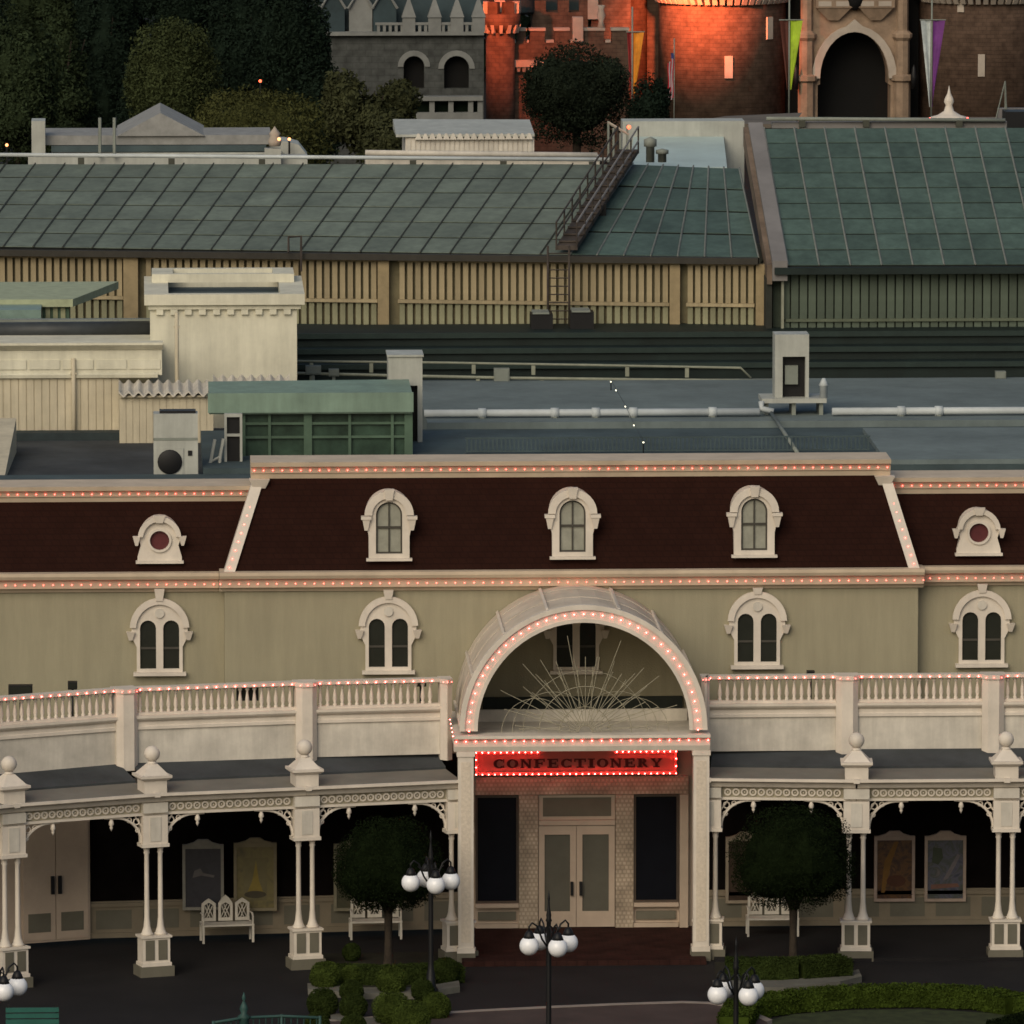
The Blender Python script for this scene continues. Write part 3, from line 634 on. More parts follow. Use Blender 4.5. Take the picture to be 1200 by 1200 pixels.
def roof_bay(M, L, V, depth, e0, e1):
    """e0, e1: in-plan slack of the roof sheet at either end"""
    zb = 4.74
    ym, zm = 1.05, ZED + .07
    MB(M).hexa([(-e0, -.30, ZED - .03), (L + e1, -.30, ZED - .03), (L + e1 * .5, ym, zm - .03), (-e0 * .5, ym, zm - .03),
                (-e0, -.30, ZED), (L + e1, -.30, ZED), (L + e1 * .5, ym, zm), (-e0 * .5, ym, zm)]).build('roof', TAUPE, V)
    MB(M).hexa([(-e0 * .5, ym + .002, zm - .03), (L + e1 * .5, ym + .002, zm - .03), (L + e1 * .2, depth, zb - .03), (-e0 * .2, depth, zb - .03),
                (-e0 * .5, ym + .002, zm + .05), (L + e1 * .5, ym + .002, zm + .05), (L + e1 * .2, depth, zb), (-e0 * .2, depth, zb)]).build('roof', mat('dark_verandah_sheet', (.048, .054, .058), .85, .2, .8), V)
    MB(M).extrude_x([(-.10, 4.04), (-.14, 4.06), (-.19, 4.16), (-.30, 4.20), (-.345, 4.215), (-.345, ZED + .02), (-.28, ZED + .02), (-.28, ZED - .035), (.1, ZED - .035), (.1, 4.04)], -e0, L + e1).build('fascia', WHITE, V)
    MB(M).box(-e0 * .3, L + e1 * .3, -.08, .08, 3.741, 3.80).build('lower_rail', WHITE, V)
    MB(M).box(-e0 * .3, L + e1 * .3, -.005, .04, 3.801, 4.039).build('frieze_board', mat('frieze_ground', (.33, .30, .22), .8), V)
    lt = MB(M); k = int((L - .7) / .185)
    for i in range(k):
        cx_ = .35 + (L - .7) * (i + .5) / k
        oo = arc(cx_, 3.92, .088, 0, 330, 11); ii = list(reversed(arc(cx_, 3.92, .052, 0, 330, 11)))
        lt.plate([oo, ii], -.05, -.006)
        lt.box(cx_ - .012, cx_ + .012, -.045, -.006, 3.905, 3.935)
    tag(lt.build('lattice', WHITE, V), kind='stuff')
    MB(M).box(-.02, L + .02, .12, depth + 1.2, 3.97, 4.03).build('ceiling', mat('verandah_ceiling', (.16, .14, .11), .8), V)
    bracket(M, V, .30, 1); bracket(M, V, L - .30, -1)
def nodes(lst, py): return [(X(p, Y, py), Y) for p, Y in lst]
LV = nodes([(-160, -8.8), (13, -6.7), (180, -5.3), (358, -4.5), (537, -3.62)], 1050)
RV = nodes([(830, -3.62), (1003, -4.0), (1178, -4.0), (1352, -4.1)], 1050)
def verandah(nl, label, endL, endR):
    V = thing('verandah', label, 'verandah', (*nl[len(nl) // 2], 0))
    angs = [frame(nl[i], nl[i + 1])[2] for i in range(len(nl) - 1)]
    for i in range(len(nl) - 1):
        M, L, a = frame(nl[i], nl[i + 1])
        e0 = -.0 if i == 0 else (angs[i] - angs[i - 1]) * .15; e1 = 0 if i == len(nl) - 2 else (angs[i + 1] - angs[i]) * .15
        roof_bay(M, L, V, 2.35, -e0 + .0, -e1 + .0)
    for i, p in enumerate(nl):
        a = angs[0] if i == 0 else angs[-1] if i == len(nl) - 1 else (angs[i] + angs[i - 1]) / 2
        Mn = Matrix.Translation((p[0], p[1], 0)) @ Matrix.Rotation(a, 4, 'Z')
        column_pair(Mn, V)
        if not ((i == len(nl) - 1 and endR) or (i == 0 and endL)): finial(Mn, V)
        MB(Mn).box(-.07, .07, -.356, -.2, 4.19, ZED + .026).build('fascia_joint', WHITE, V)
        MB(Mn).box(-.30, .30, -.20, .05, 3.802, 4.036).build('frieze_block', WHITE2, V)
    return V
verandah(LV, 'white iron verandah left of the porch, curving forward, with ball finials on its roof', False, True)
verandah(RV, 'straight white iron verandah right of the porch with ball finials on its roof', True, False)

# ------------------------------------------------------------------ balcony balustrades above the verandah roofs
BAL = proto(MB().lathe([(.045, 0), (.045, .05), (.030, .07), (.052, .16), (.045, .24), (.026, .36), (.030, .42), (.048, .44), (.048, .50)], (0, 0, 0), 8), 'baluster', WHITE)
ZB0, ZT = 4.72, 6.42
def balustrade(nl, label, posts, endL=False, endR=False):
    T = thing('balustrade', label, 'balustrade', (*nl[len(nl) // 2], ZB0))
    for i in range(len(nl) - 1):
        M, L, a = frame(nl[i], nl[i + 1])
        MB(M).box(0, L, 0, .16, ZB0 - .1, 5.42).build('parapet', WHITE2, T)
        MB(M).extrude_x([(0, 5.421), (-.05, 5.43), (-.05, 5.50), (-.02, 5.52), (-.02, 5.60), (-.10, 5.66), (-.13, 5.70), (-.13, 5.76), (.2, 5.76), (.2, 5.421)], 0, L).build('moulding', WHITE, T)
        MB(M).box(0, L, -.02, .14, 5.7605, 5.82).build('bottom_rail', WHITE, T)
        MB(M).extrude_x([(-.03, 6.321), (-.08, 6.34), (-.09, ZT), (.20, ZT), (.20, 6.34), (.15, 6.321)], 0, L).build('top_rail', WHITE, T)
        hw0 = .27; n_ = int((L - 2 * hw0) / .168)
        for k in range(n_):
            x = hw0 + (L - 2 * hw0) * (k + .5) / n_; p = M @ Vector((x, .06, 5.82)); piece('baluster', BAL, p, T)
        nb = round(L / .228)
        for k in range(nb):
            p = M @ Vector((L * (k + .5) / nb, -.10, 6.37)); piece('bulb', PBULBME, p, T)
    for i, p in enumerate(nl):
        if not posts[i]: continue
        a0 = frame(nl[max(i - 1, 0)], nl[max(i, 1)])[2]; a1 = frame(nl[min(i, len(nl) - 2)], nl[min(i + 1, len(nl) - 1)])[2]
        Mn = Matrix.Translation((p[0], p[1], 0)) @ Matrix.Rotation((a0 + a1) / 2, 4, 'Z')
        h = posts[i]
        oc = [(-h, .25), (-h, -.12), (-h + .13, -.26), (h - .13, -.26), (h, -.12), (h, .25)]
        m = MB(Mn); v = [(q[0], q[1], ZB0 - .22) for q in oc] + [(q[0], q[1], 6.32) for q in oc]
        m.add(v, [(j, (j + 1) % 6, 6 + (j + 1) % 6, 6 + j) for j in range(6)] + [tuple(range(6)), tuple(range(6, 12))]); m.build('post', WHITE, T)
        oc2 = [(q[0] * 1.08, q[1] * 1.15) for q in oc]
        m = MB(Mn); v = [(q[0], q[1], 6.322) for q in oc2] + [(q[0], q[1], ZT + .004) for q in oc2]
        m.add(v, [(j, (j + 1) % 6, 6 + (j + 1) % 6, 6 + j) for j in range(6)] + [tuple(range(6)), tuple(range(6, 12))]); m.build('post_cap', WHITE, T)
        for q in ((-h * .7, -.32), (0, -.34), (h * .7, -.32)): piece('bulb', BULBME, Mn @ Vector((q[0], q[1], 6.37)), T)
    return T
LB = nodes([(-150, -6.4), (-22, -4.95), (147, -3.4), (358, -2.55), (522, -2.15)], 850)
RB = nodes([(826, -2.05), (992, -2.0), (1163, -2.0), (1345, -2.05)], 850)
balustrade(LB, 'cream balustrade on the balcony left of the arch, curving forward', [0, .24, .26, .25, .14])
balustrade(RB, 'straight cream balustrade on the balcony right of the arch', [.1, .26, .26, .26])
# small black floodlights on the balconies
def floodlight(px, py, Y, w_, h_, label):
    p = at(px, py, Y); T = thing('floodlight', label, 'floodlight', (p.x, p.y, 5.0), group='black floodlights on the balconies')
    MB().box(p.x - w_ / 2, p.x + w_ / 2, p.y - .1, p.y + .12, p.z - h_ / 2, p.z + h_ / 2).build('lamp_housing', BLACK, T)
    MB().box(p.x - w_ / 2 + .03, p.x + w_ / 2 - .03, p.y - .13, p.y - .101, p.z - h_ / 2 + .03, p.z + h_ / 2 - .03).build('lens', PANE, T)
    MB().tube([(p.x, p.y, 5.0), (p.x, p.y, p.z - h_ / 2)], .03, 6).build('stem', BLACK, T)
floodlight(24, 809, -3.2, .56, .26, 'wide black floodlight behind the balustrade at the far left')
floodlight(85, 803, -2.4, .22, .18, 'small black floodlight behind the balustrade below the left round dormer')
floodlight(290, 812, -2.4, .52, .34, 'wide black floodlight seen through the balusters left of the second post')
floodlight(493, 800, -1.5, .26, .16, 'small black floodlight beside the left foot of the arch')
floodlight(950, 790, -1.2, .18, .16, 'small black floodlight below the right double window')

# ------------------------------------------------------------------ posters and benches under the verandahs
def pmat(name, cols, scale, dist, emph=0.0):
    m = bpy.data.materials.new(name); m.use_nodes = True; t = m.node_tree; b = t.nodes['Principled BSDF']; b.inputs['Roughness'].default_value = .35
    tc = t.nodes.new('ShaderNodeTexCoord'); n = t.nodes.new('ShaderNodeTexNoise'); n.inputs['Scale'].default_value = scale; n.inputs['Detail'].default_value = 4; n.inputs['Distortion'].default_value = dist
    t.links.new(tc.outputs['Object'], n.inputs['Vector']); r = t.nodes.new('ShaderNodeValToRGB')
    for i, c in enumerate(cols):
        if i < 2: e = r.color_ramp.elements[i]; e.position = .3 + .4 * i / (len(cols) - 1)
        else: e = r.color_ramp.elements.new(.3 + .4 * i / (len(cols) - 1))
        e.position = .3 + .4 * i / (len(cols) - 1); e.color = (*c, 1)
    t.links.new(n.outputs['Fac'], r.inputs['Fac']); t.links.new(r.outputs['Color'], b.inputs['Base Color']); return m
def poster(px0, px1, py0, py1, Y, art, fcol, label, shapes=(), ped=True):
    a = at(px0, py1, Y); c = at(px1, py0, Y); x0, x1, z0, z1 = a.x, c.x, a.z, c.z; y = Y
    T = thing('framed_poster', label, 'poster', ((x0 + x1) / 2, y, z0), group='framed posters on the dark shop walls')
    if px0 < 500: y -= .12
    fmt = mat('poster_frame_' + str(fcol), fcol, .6)
    MB().plate([[(x0, z0), (x1, z0), (x1, z1), (x0, z1)], [(x0 + .07, z0 + .07), (x0 + .07, z1 - .10), (x1 - .07, z1 - .10), (x1 - .07, z0 + .07)]], y - .09, y + .02).build('frame', fmt, T)
    if ped:
        m_ = (x0 + x1) / 2
        MB().plate([[(x0 + .1, z1 + .001), (x1 - .1, z1 + .001), (m_ + .22, z1 + .05), (m_ + .12, z1 + .12), (m_ - .12, z1 + .12), (m_ - .22, z1 + .05)]], y - .08, y + .02).build('pediment', fmt, T)
    MB().box(x0 + .06, x1 - .06, y - .05, y + .01, z0 + .06, z1 - .09).build('print', art, T)
    for i, (pts, m_) in enumerate(shapes):
        W, H = x1 - x0 - .14, z1 - z0 - .17
        MB().plate([[(x0 + .07 + p[0] * W, z0 + .07 + p[1] * H) for p in pts]], y - .054 - .003 * i, y - .051 - .003 * i).build('printed_shape', m_, T)
blob = lambda cx, cz, rx, rz, n=14: [(cx + rx * math.cos(2 * math.pi * i / n), cz + rz * math.sin(2 * math.pi * i / n)) for i in range(n)]
poster(214, 262, 988, 1065, -.80, pmat('navy_print', [(.018, .018, .026), (.03, .03, .04), (.022, .022, .03)], 3, 1), (.24, .23, .20), 'navy framed poster, left one of the pair left of the porch',
       [([(.2, .5), (.45, .54), (.8, .5), (.82, .54), (.5, .58), (.42, .66), (.25, .62)], mat('pale_print_ink', (.13, .12, .12), .6))])
poster(274, 324, 986, 1066, -.66, pmat('olive_print', [(.11, .09, .045), (.16, .135, .055), (.085, .075, .04)], 3, 1), (.20, .17, .11), 'olive poster with a yellow peak, right one of the pair left of the porch',
       [([(.18, .12), (.82, .12), (.82, .82), (.18, .82)], mat('print_olive_ink', (.15, .13, .065), .6)), ([(.25, .2), (.75, .2), (.6, .45), (.52, .78), (.42, .45)], mat('print_yellow_ink', (.24, .18, .04), .6)), (blob(.5, .22, .3, .06), mat('print_dark_ink', (.06, .05, .03), .6))])
poster(391, 442, 987, 1066, -.36, pmat('shade_print', [(.05, .05, .03), (.08, .07, .04)], 3, 1), (.22, .20, .14), 'framed poster half hidden behind the clipped tree left of the porch')
poster(850, 897, 980, 1058, -.05, pmat('dark_brown_print', [(.03, .018, .012), (.05, .03, .02)], 3, 1), (.30, .25, .19), 'framed poster half hidden behind the clipped tree right of the porch')
poster(1024, 1072, 979, 1056, -.05, pmat('amber_print', [(.035, .015, .008), (.10, .045, .012), (.03, .012, .01), (.13, .065, .02)], 2.2, 2.5), (.34, .26, .22), 'amber and brown framed poster, left one of the right-hand pair',
       [([(.12, .1), (.22, .1), (.4, .6), (.62, .97), (.5, .97), (.2, .62)], mat('print_amber_ink', (.15, .075, .015), .6)), (blob(.55, .3, .28, .10), mat('print_umber_ink', (.07, .025, .012), .6))])
poster(1083, 1132, 979, 1056, -.05, pmat('dusky_blue_print', [(.035, .04, .065), (.085, .085, .12), (.05, .06, .05), (.12, .10, .11)], 2.2, 2.2), (.36, .28, .23), 'dusky blue framed poster, right one of the pair right of the porch',
       [([(.42, .30), (.58, .34), (.80, .58), (.92, .74), (.84, .76), (.62, .52)], mat('print_pale_ink', (.15, .13, .14), .6)), ([(.1, .16), (.9, .2), (.85, .26), (.1, .24)], mat('print_pink_ink', (.16, .08, .06), .6)), ([(.12, .62), (.30, .58), (.44, .70), (.40, .86), (.16, .88)], mat('print_green_ink', (.045, .055, .035), .6))])

def bench(px, py, Y, rotz, label):
    p = at(px, py, Y); T = thing('garden_bench', label, 'bench', (p.x, p.y, 0.08), rotz, 'white ornamental benches under the verandahs')
    WL[T.name] = Vector((0, 0, 0))
    bk = MB()
    for k in range(3):
        x = -.6 + .4 * k; top = [(x + .03, .46), (x + .37, .46), (x + .37, .88), (x + .28, .95 + (.06 if k == 1 else 0)), (x + .2, 1.0 + (.08 if k == 1 else 0)), (x + .12, .95 + (.06 if k == 1 else 0)), (x + .03, .88)]
        hole = list(reversed([(x + .09, .54), (x + .31, .54), (x + .31, .84), (x + .2, .9), (x + .09, .84)]))
        bk.plate([top, hole], .20, .24, True)
        for q in range(4): bk.tube([(x + .09 + .073 * q, .22, .54), (x + .09 + .073 * ((q + 2) % 4), .22, .86)], .012, 4)
    bk.build('backrest', WHITE2, T)
    MB().box(-.62, .62, -.25, .20, .40, .44).build('seat', WHITE2, T)
    for sx in (-.59, .59):
        MB().box(sx - .025, sx + .025, .19, .245, 0, .46).build('leg', WHITE2, T); MB().box(sx - .025, sx + .025, -.24, -.19, 0, .399).build('leg', WHITE2, T)
        MB().tube([(sx, .2, .66), (sx, -.1, .68), (sx, -.23, .62), (sx, -.22, .445)], .022, 5).build('armrest', WHITE2, T)
bench(266, 1118, -1.5, R(8), 'white ornamental bench between the two posters and the column left of the porch')
bench(440, 1114, -1.2, R(3), 'white ornamental bench behind the clipped tree left of the porch')
bench(905, 1110, -1.2, 0, 'white ornamental bench behind the clipped tree right of the porch')

# ------------------------------------------------------------------ street lamps
def street_lamp(loc, rot, label):
    T = thing('street_lamp', label, 'street lamp', loc, rot, 'four-globe street lamps'); WL[T.name] = Vector((0, 0, 0))
    MB().lathe([(.17, 0), (.17, .18), (.12, .24), (.10, .55), (.075, .62), (.06, .8), (.055, 2.5), (.05, 3.15), (.075, 3.18), (.05, 3.24), (.06, 3.3), (.03, 3.45), (.02, 3.62), (.03, 3.66), (.004, 3.85)], (0, 0, 0), 12).build('post', BLACK, T)
    for k in range(4):
        a = math.pi / 2 * k; c, s_ = math.cos(a), math.sin(a); r = .47
        ar = MB().tube([(c * .05, s_ * .05, 2.62), (c * .16, s_ * .16, 2.78), (c * .28, s_ * .28, 3.08), (c * .40, s_ * .40, 3.16), (c * r, s_ * r, 3.08), (c * r, s_ * r, 2.98)], .022, 6)
        ar.tube([(c * .05, s_ * .05, 3.05), (c * .18, s_ * .18, 2.92), (c * .30, s_ * .30, 3.02)], .014, 5)
        ar = ar.build('arm', BLACK, T)
        MB().lathe([(.03, 3.0), (.07, 2.97), (.105, 2.90), (.13, 2.83), (.05, 2.825)], (c * r, s_ * r, 0), 12).build('lamp_cap', BLACK, T)
        MB().sphere((c * r, s_ * r, 2.66), .215, 18, 12).build('globe', GLOBE, T)
p = onz(505, 1168, 0); street_lamp((p.x, p.y, 0), R(12), 'black street lamp with four white globes, in front of the left clipped tree')
p = onz(643, 1247, 0); street_lamp((p.x, p.y, 0), R(22), 'black street lamp with four white globes, before the entrance doors')
p = onz(862, 1308, 0); street_lamp((p.x, p.y, 0), R(30), 'black four-globe street lamp at the end of the curved kerb by the ring hedge')
p = onz(-3, 1302, 0); street_lamp((p.x, p.y, 0), R(20), 'black street lamp with white globes cut by the bottom left edge')

# ------------------------------------------------------------------ foliage
def leaf_mesh(name, P, N, size, core=None, jit=.6, elong=1.3, m=None):
    n = len(P); rs = np.random
    A = N + rs.normal(0, jit, (n, 3)); A /= np.linalg.norm(A, axis=1)[:, None]
    T_ = np.cross(A, rs.normal(0, 1, (n, 3))); T_ /= np.linalg.norm(T_, axis=1)[:, None] + 1e-9
    B_ = np.cross(A, T_); sz = size * rs.uniform(.6, 1.4, (n, 1))
    V = np.stack([P - T_ * sz * elong, P - B_ * sz * .6, P + T_ * sz * elong, P + B_ * sz * .6], 1).reshape(-1, 3)
    F = np.arange(4 * n).reshape(n, 4)
    if core is not None:
        cv, cf = core; V = np.concatenate([V, cv]);
        fs = F.tolist() + [[i + 4 * n for i in f] for f in cf]
    else: fs = F.tolist()
    me = bpy.data.meshes.new(name); me.from_pydata(V.tolist(), [], fs); me.materials.append(m); return me
def ell_core(c, r, n=10, mm=7):
    v = []; f = []
    for i in range(mm + 1):
        t = math.pi * i / mm
        for j in range(n):
            a = 2 * math.pi * j / n; v.append([c[0] + r[0] * math.sin(t) * math.cos(a), c[1] + r[1] * math.sin(t) * math.sin(a), c[2] - r[2] * math.cos(t)])
    for i in range(mm):
        for j in range(n): f.append([i * n + j, i * n + (j + 1) % n, (i + 1) * n + (j + 1) % n, (i + 1) * n + j])
    return np.array(v), f
def crown(name, lobes, n, size, m, parent, shell=(.80, 1.03), rough=.10, core=.84, jit=.6):
    """lobes: (cx,cy,cz,rx,ry,rz) relative to the parent's base"""
    rs = np.random; Ps = []; Ns = []; cvs = []; cfs = []; off = 0
    wts = np.array([l[3] * l[5] for l in lobes]); wts = wts / wts.sum()
    for l, wt in zip(lobes, wts):
        k = int(n * wt); d = rs.normal(0, 1, (k, 3)); d /= np.linalg.norm(d, axis=1)[:, None]
        ph = rs.uniform(0, 6, 6)
        bump = 1 + rough * (np.sin(d[:, 0] * 5 + ph[0]) * np.sin(d[:, 2] * 6 + ph[1]) + .7 * np.sin(d[:, 1] * 9 + ph[2]) * np.sin(d[:, 0] * 11 + ph[3]))
        rad = rs.uniform(*shell, k) * bump; rad = np.where(rs.uniform(0, 1, k) < .07, rad * rs.uniform(1.01, 1.055, k), rad)
        Ps.append(np.array(l[:3]) + d * rad[:, None] * np.array(l[3:])); Ns.append(d)
        cv, cf = ell_core(l[:3], [q * core * (1 - rough) for q in l[3:]]); cvs.append(cv); cfs += [[i + off for i in f] for f in cf]; off += len(cv)
    me = leaf_mesh(name, np.concatenate(Ps), np.concatenate(Ns), size, (np.concatenate(cvs), cfs), jit, 1.3, m)
    o = bpy.data.objects.new(name, me); COL.objects.link(o); o.parent = parent; WL[o.name] = wl(parent).copy(); return o
# clipped standard trees in front of the verandahs
def clipped_tree(px, Y, pyc, rx, rz, label, zb):
    c = at(px, pyc, Y); T = thing('clipped_tree', label, 'tree', (c.x, Y, 0))
    zc = c.z
    lobes = [(0, 0, zc, rx, rx, rz), (-rx * .33, -.1, zc - rz * .30, rx * .68, rx * .7, rz * .62), (rx * .35, 0, zc - rz * .30, rx * .66, rx * .7, rz * .62), (.05, 0, zc + rz * .22, rx * .74, rx * .75, rz * .76)]
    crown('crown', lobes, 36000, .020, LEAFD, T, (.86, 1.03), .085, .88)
    tr = MB(Matrix.Translation((c.x, Y, 0))); tr.lathe([(.22, 0), (.15, .15), (.10, .5), (.085, 1.0), (.10, 1.6), (.12, 2.0)], (0, 0, 0), 10)
    for k in range(5):
        a = k * 1.25; tr.tube([(0, 0, 1.45), (.3 * math.cos(a), .3 * math.sin(a), 2.0), (.6 * math.cos(a), .6 * math.sin(a), 2.5)], [.06, .04, .02], 6)
    tr.build('trunk', BARK, T)
clipped_tree(455, -6.0, 1012, 1.25, 1.10, 'dark clipped round tree on a bare trunk left of the porch', 0)
clipped_tree(930, -6.0, 1004, 1.42, 1.18, 'dark clipped round tree on a bare trunk right of the porch', 0)
# ball shrubs of the left planter
def ball(px, py, r, Y, label, m=None, sq=1.0):
    if m is None: m = LEAFB if 'bright' in label else mat('dim_bush_leaf', (.030, .044, .011), .9, .3, 2, spec=.02)
    c = onz(px, py, r / 51.0 * .95); Y = c.y; T = thing('ball_shrub', label, 'shrub', (c.x, Y, 0), group='clipped ball shrubs in the left planter')
    r_ = r / 51.0
    crown('foliage', [(0, 0, c.z, r_, r_, r_ * sq)], 5200, .017, m, T, (.90, 1.03), .035, .9)
    MB(Matrix.Translation((c.x, Y, 0))).lathe([(.05, 0), (.035, c.z)], (0, 0, 0), 6).build('stem', BARK, T)
for px, py, r, Y, lab in ((381, 1144, 18, -6.6, 'bright ball shrub at the left end of the planter, under the verandah column'),
                      (412, 1116, 11, -5.2, 'small ball shrub in front of the bench, left of the clipped tree trunk'),
                      (411, 1143, 12, -6.2, 'small dark ball shrub right of the bright one at the planter end'),
                      (412, 1162, 14, -7.2, 'dark ball shrub before the planter edging, left of the middle'),
                      (378, 1176, 18, -8.0, 'large dark ball shrub at the lower left of the planter'),
                      (414, 1180, 16, -8.3, 'dark ball shrub at the bottom, second from the left'),
                      (459, 1150, 18, -6.9, 'bright ball shrub on the edging left of the lamp post'),
                      (459, 1183, 22, -8.4, 'big ball shrub at the bottom below the bright one on the edging'),
                      (482, 1194, 22, -9.2, 'big bright ball shrub cut by the bottom edge left of the lamp post'),
                      (511, 1180, 17, -8.2, 'bright ball shrub at the bottom right of the lamp post'),
                      (495, 1160, 13, -7.2, 'small dark ball shrub right behind the lamp post'),
                      (522, 1138, 16, -6.2, 'dim ball shrub at the right end of the planter beside the porch plinth'),
                      (372, 1200, 14, -9.4, 'ball shrub at the bottom edge at the far left of the planter'),
                      (414, 1203, 15, -9.6, 'ball shrub cut by the bottom edge between teal railing and planter')):
    ball(px, py, r, Y, lab)
def hedge(name, label, pts, width, h, m, n, size=.026, closed=False, z0=0.0, cat='hedge'):
    """clipped hedge run along pts (world xy)"""
    T = thing(name, label, cat, (pts[0][0], pts[0][1], 0)); base = wl(T)
    P = []; N = []; cv = []; cf = []; segs = list(zip(pts[:-1], pts[1:])); L = [math.dist(a, b) for a, b in segs]; tot = sum(L)
    for (a, b), l in zip(segs, L):
        k = int(n * l / tot); t = np.random.uniform(0, 1, k); d = np.array([b[0] - a[0], b[1] - a[1]]) / l; nn = np.array([-d[1], d[0]])
        s_ = np.random.uniform(-1, 1, k); q = np.random.uniform(0, 1, k); face = np.random.choice([0, 1, 2], k, p=[.45, .275, .275])
        u = np.where(face == 0, s_, np.where(face == 1, 1, -1)) * width / 2 * np.random.uniform(.9, 1.05, k)
        zz = np.where(face == 0, 1.0, q) * h * np.random.uniform(.94, 1.05, k) + z0
        x = a[0] + t * (b[0] - a[0]) + nn[0] * u; y = a[1] + t * (b[1] - a[1]) + nn[1] * u
        nr = np.stack([np.where(face == 0, 0, nn[0] * np.sign(u)), np.where(face == 0, 0, nn[1] * np.sign(u)), np.where(face == 0, 1.0, 0)], 1)
        P.append(np.stack([x - base.x, y - base.y, zz], 1)); N.append(nr)
        e = len(cv); wv = width / 2 * .88
        for (qx, qy) in ((a[0], a[1]), (b[0], b[1])):
            for sgn in (-1, 1):
                for zq in (0, h * .92): cv.append([qx + nn[0] * sgn * wv - base.x, qy + nn[1] * sgn * wv - base.y, zq + z0])
        cf += [[e + i for i in f] for f in ((0, 1, 5, 4), (2, 3, 7, 6), (1, 3, 7, 5), (0, 1, 3, 2), (4, 5, 7, 6))]
    me = leaf_mesh('foliage', np.concatenate(P), np.concatenate(N), size, (np.array(cv), cf), .6, 1.3, m)
    o = bpy.data.objects.new('foliage', me); COL.objects.link(o); o.parent = T; return T
gp = lambda px, py, z=0: tuple(onz(px, py, z))[:2]
hedge('box_hedge', 'low box hedge in the planter under the left clipped tree', [gp(372, 1150), gp(455, 1152), gp(540, 1148)], .8, .36, mat('dim_bush_leaf', (.030, .044, .011), .9, .3, 2, spec=.02), 11000, .02)
hedge('box_hedge', 'low dark box hedge in front of the right clipped tree', [gp(850, 1150), gp(935, 1150), gp(992, 1146)], .8, .5, mat('dim_bush_leaf', (.030, .044, .011), .9, .3, 2, spec=.02), 11000, .02)
ring = [gp(860, 1212), gp(872, 1192), gp(925, 1184), gp(1000, 1178), (gp(1080, 1177)), gp(1150, 1180), gp(1190, 1188), gp(1240, 1190)]
hedge('ring_hedge', 'bright green clipped hedge curving round the bed at the bottom right', ring, .75, .42, mat('bright_hedge_leaf', (.042, .064, .010), .7, .3, 2, spec=.02), 16000)
hedge('low_hedge', 'dark low hedge inside the ring at the bottom right corner', [gp(1170, 1222), gp(1225, 1208), gp(1300, 1206)], .7, .45, LEAFD, 5000)
ins = [gp(880, 1200, .02), gp(930, 1188, .02), gp(1000, 1183, .02), gp(1080, 1182, .02), gp(1150, 1186, .02), gp(1300, 1196, .02), gp(1300, 1260, .02), gp(860, 1260, .02)]
b = MB().add([(p[0], p[1], .012) for p in ins], [tuple(range(len(ins)))])
tag(b.build('planting_bed', mat('dull_turf', (.035, .045, .016), .95, .3, 3)), 'dull turf inside the ring hedge', None, None, 'structure')
# planter edgings (pale concrete)
def edging(label, pts, wdt, h=.12):
    m = MB()
    for a, b_ in zip(pts[:-1], pts[1:]):
        m.hexa([(a[0], a[1], -.02), (b_[0], b_[1], -.02), (b_[0], b_[1] + wdt, -.02), (a[0], a[1] + wdt, -.02), (a[0], a[1], h), (b_[0], b_[1], h), (b_[0], b_[1] + wdt, h), (a[0], a[1] + wdt, h)])
    tag(m.build('planter_edging', PATHM), label, 'edging')
edging('pale concrete edging in front of the left planter hedge', [gp(361, 1165), gp(420, 1170), gp(492, 1170), gp(539, 1162)], .75)
edging('pale concrete edging in front of the right hedge', [gp(838, 1163), (gp(920, 1163)), gp(985, 1156), gp(1010, 1150)], .9)
edging('pale concrete edging at the bottom of the left planter between ball shrubs', [gp(388, 1200), gp(430, 1206), gp(470, 1206)], .8)
sb_ = MB().add([(*gp(361, 1164), .008), (*gp(539, 1162), .008), (*gp(539, 1115), .008), (*gp(368, 1118), .008)], [(0, 1, 2, 3)])
tag(sb_.build('soil', SOIL), 'dark soil of the left planter', None, None, 'structure')
sb_ = MB().add([(*gp(838, 1162), .008), (*gp(1000, 1156), .008), (*gp(1000, 1122), .008), (*gp(838, 1122), .008)], [(0, 1, 2, 3)])
tag(sb_.build('soil', SOIL), 'dark soil around the right clipped tree', None, None, 'structure')

# teal bench back and teal railing at the bottom left
p = onz(40, 1233, 0); T = thing('park_bench', 'teal park bench seen from behind, cut by the bottom left edge', 'bench', (p.x, p.y, 0)); WL[T.name] = Vector((0, 0, 0))
for k in range(4): MB().box(-.62, .55, 0, .05, .5 + k * .13, .5 + k * .13 + .10).build('back_slat', TEAL, T)
MB().box(-.5, .65, -.5, -.02, .42, .47).build('seat', TEAL, T)
for sx in (-.55, .5):
    MB().box(sx - .03, sx + .03, .051, .1, 0, 1.05).build('leg', BLACK, T); MB().box(sx - .03, sx + .03, -.5, -.45, 0, .419).build('leg', BLACK, T)
T = thing('railing', 'low dull teal railing with a finial post at the bottom left', 'railing', (*gp(290, 1225), 0))
pr = [onz(250, 1231, 0), onz(286, 1225, 0), onz(330, 1223, 0), onz(375, 1225, 0)]
MB().tube([(q.x, q.y, .62) for q in pr], .035, 6).build('top_rail', TEALD, T); MB().tube([(q.x, q.y, .15) for q in pr], .025, 6).build('bottom_rail', TEALD, T)
for q in pr: MB().tube([(q.x, q.y, 0), (q.x, q.y, .66)], .035, 6).build('post', TEALD, T)
q = pr[1]
MB().lathe([(.12, 0), (.11, .6), (.15, .65), (.06, .72), (.10, .82), (.07, .90), (.02, 1.0), (.05, 1.06), (.003, 1.2)], (q.x, q.y, 0), 10).build('finial_post', TEALD, T)
bb = MB()
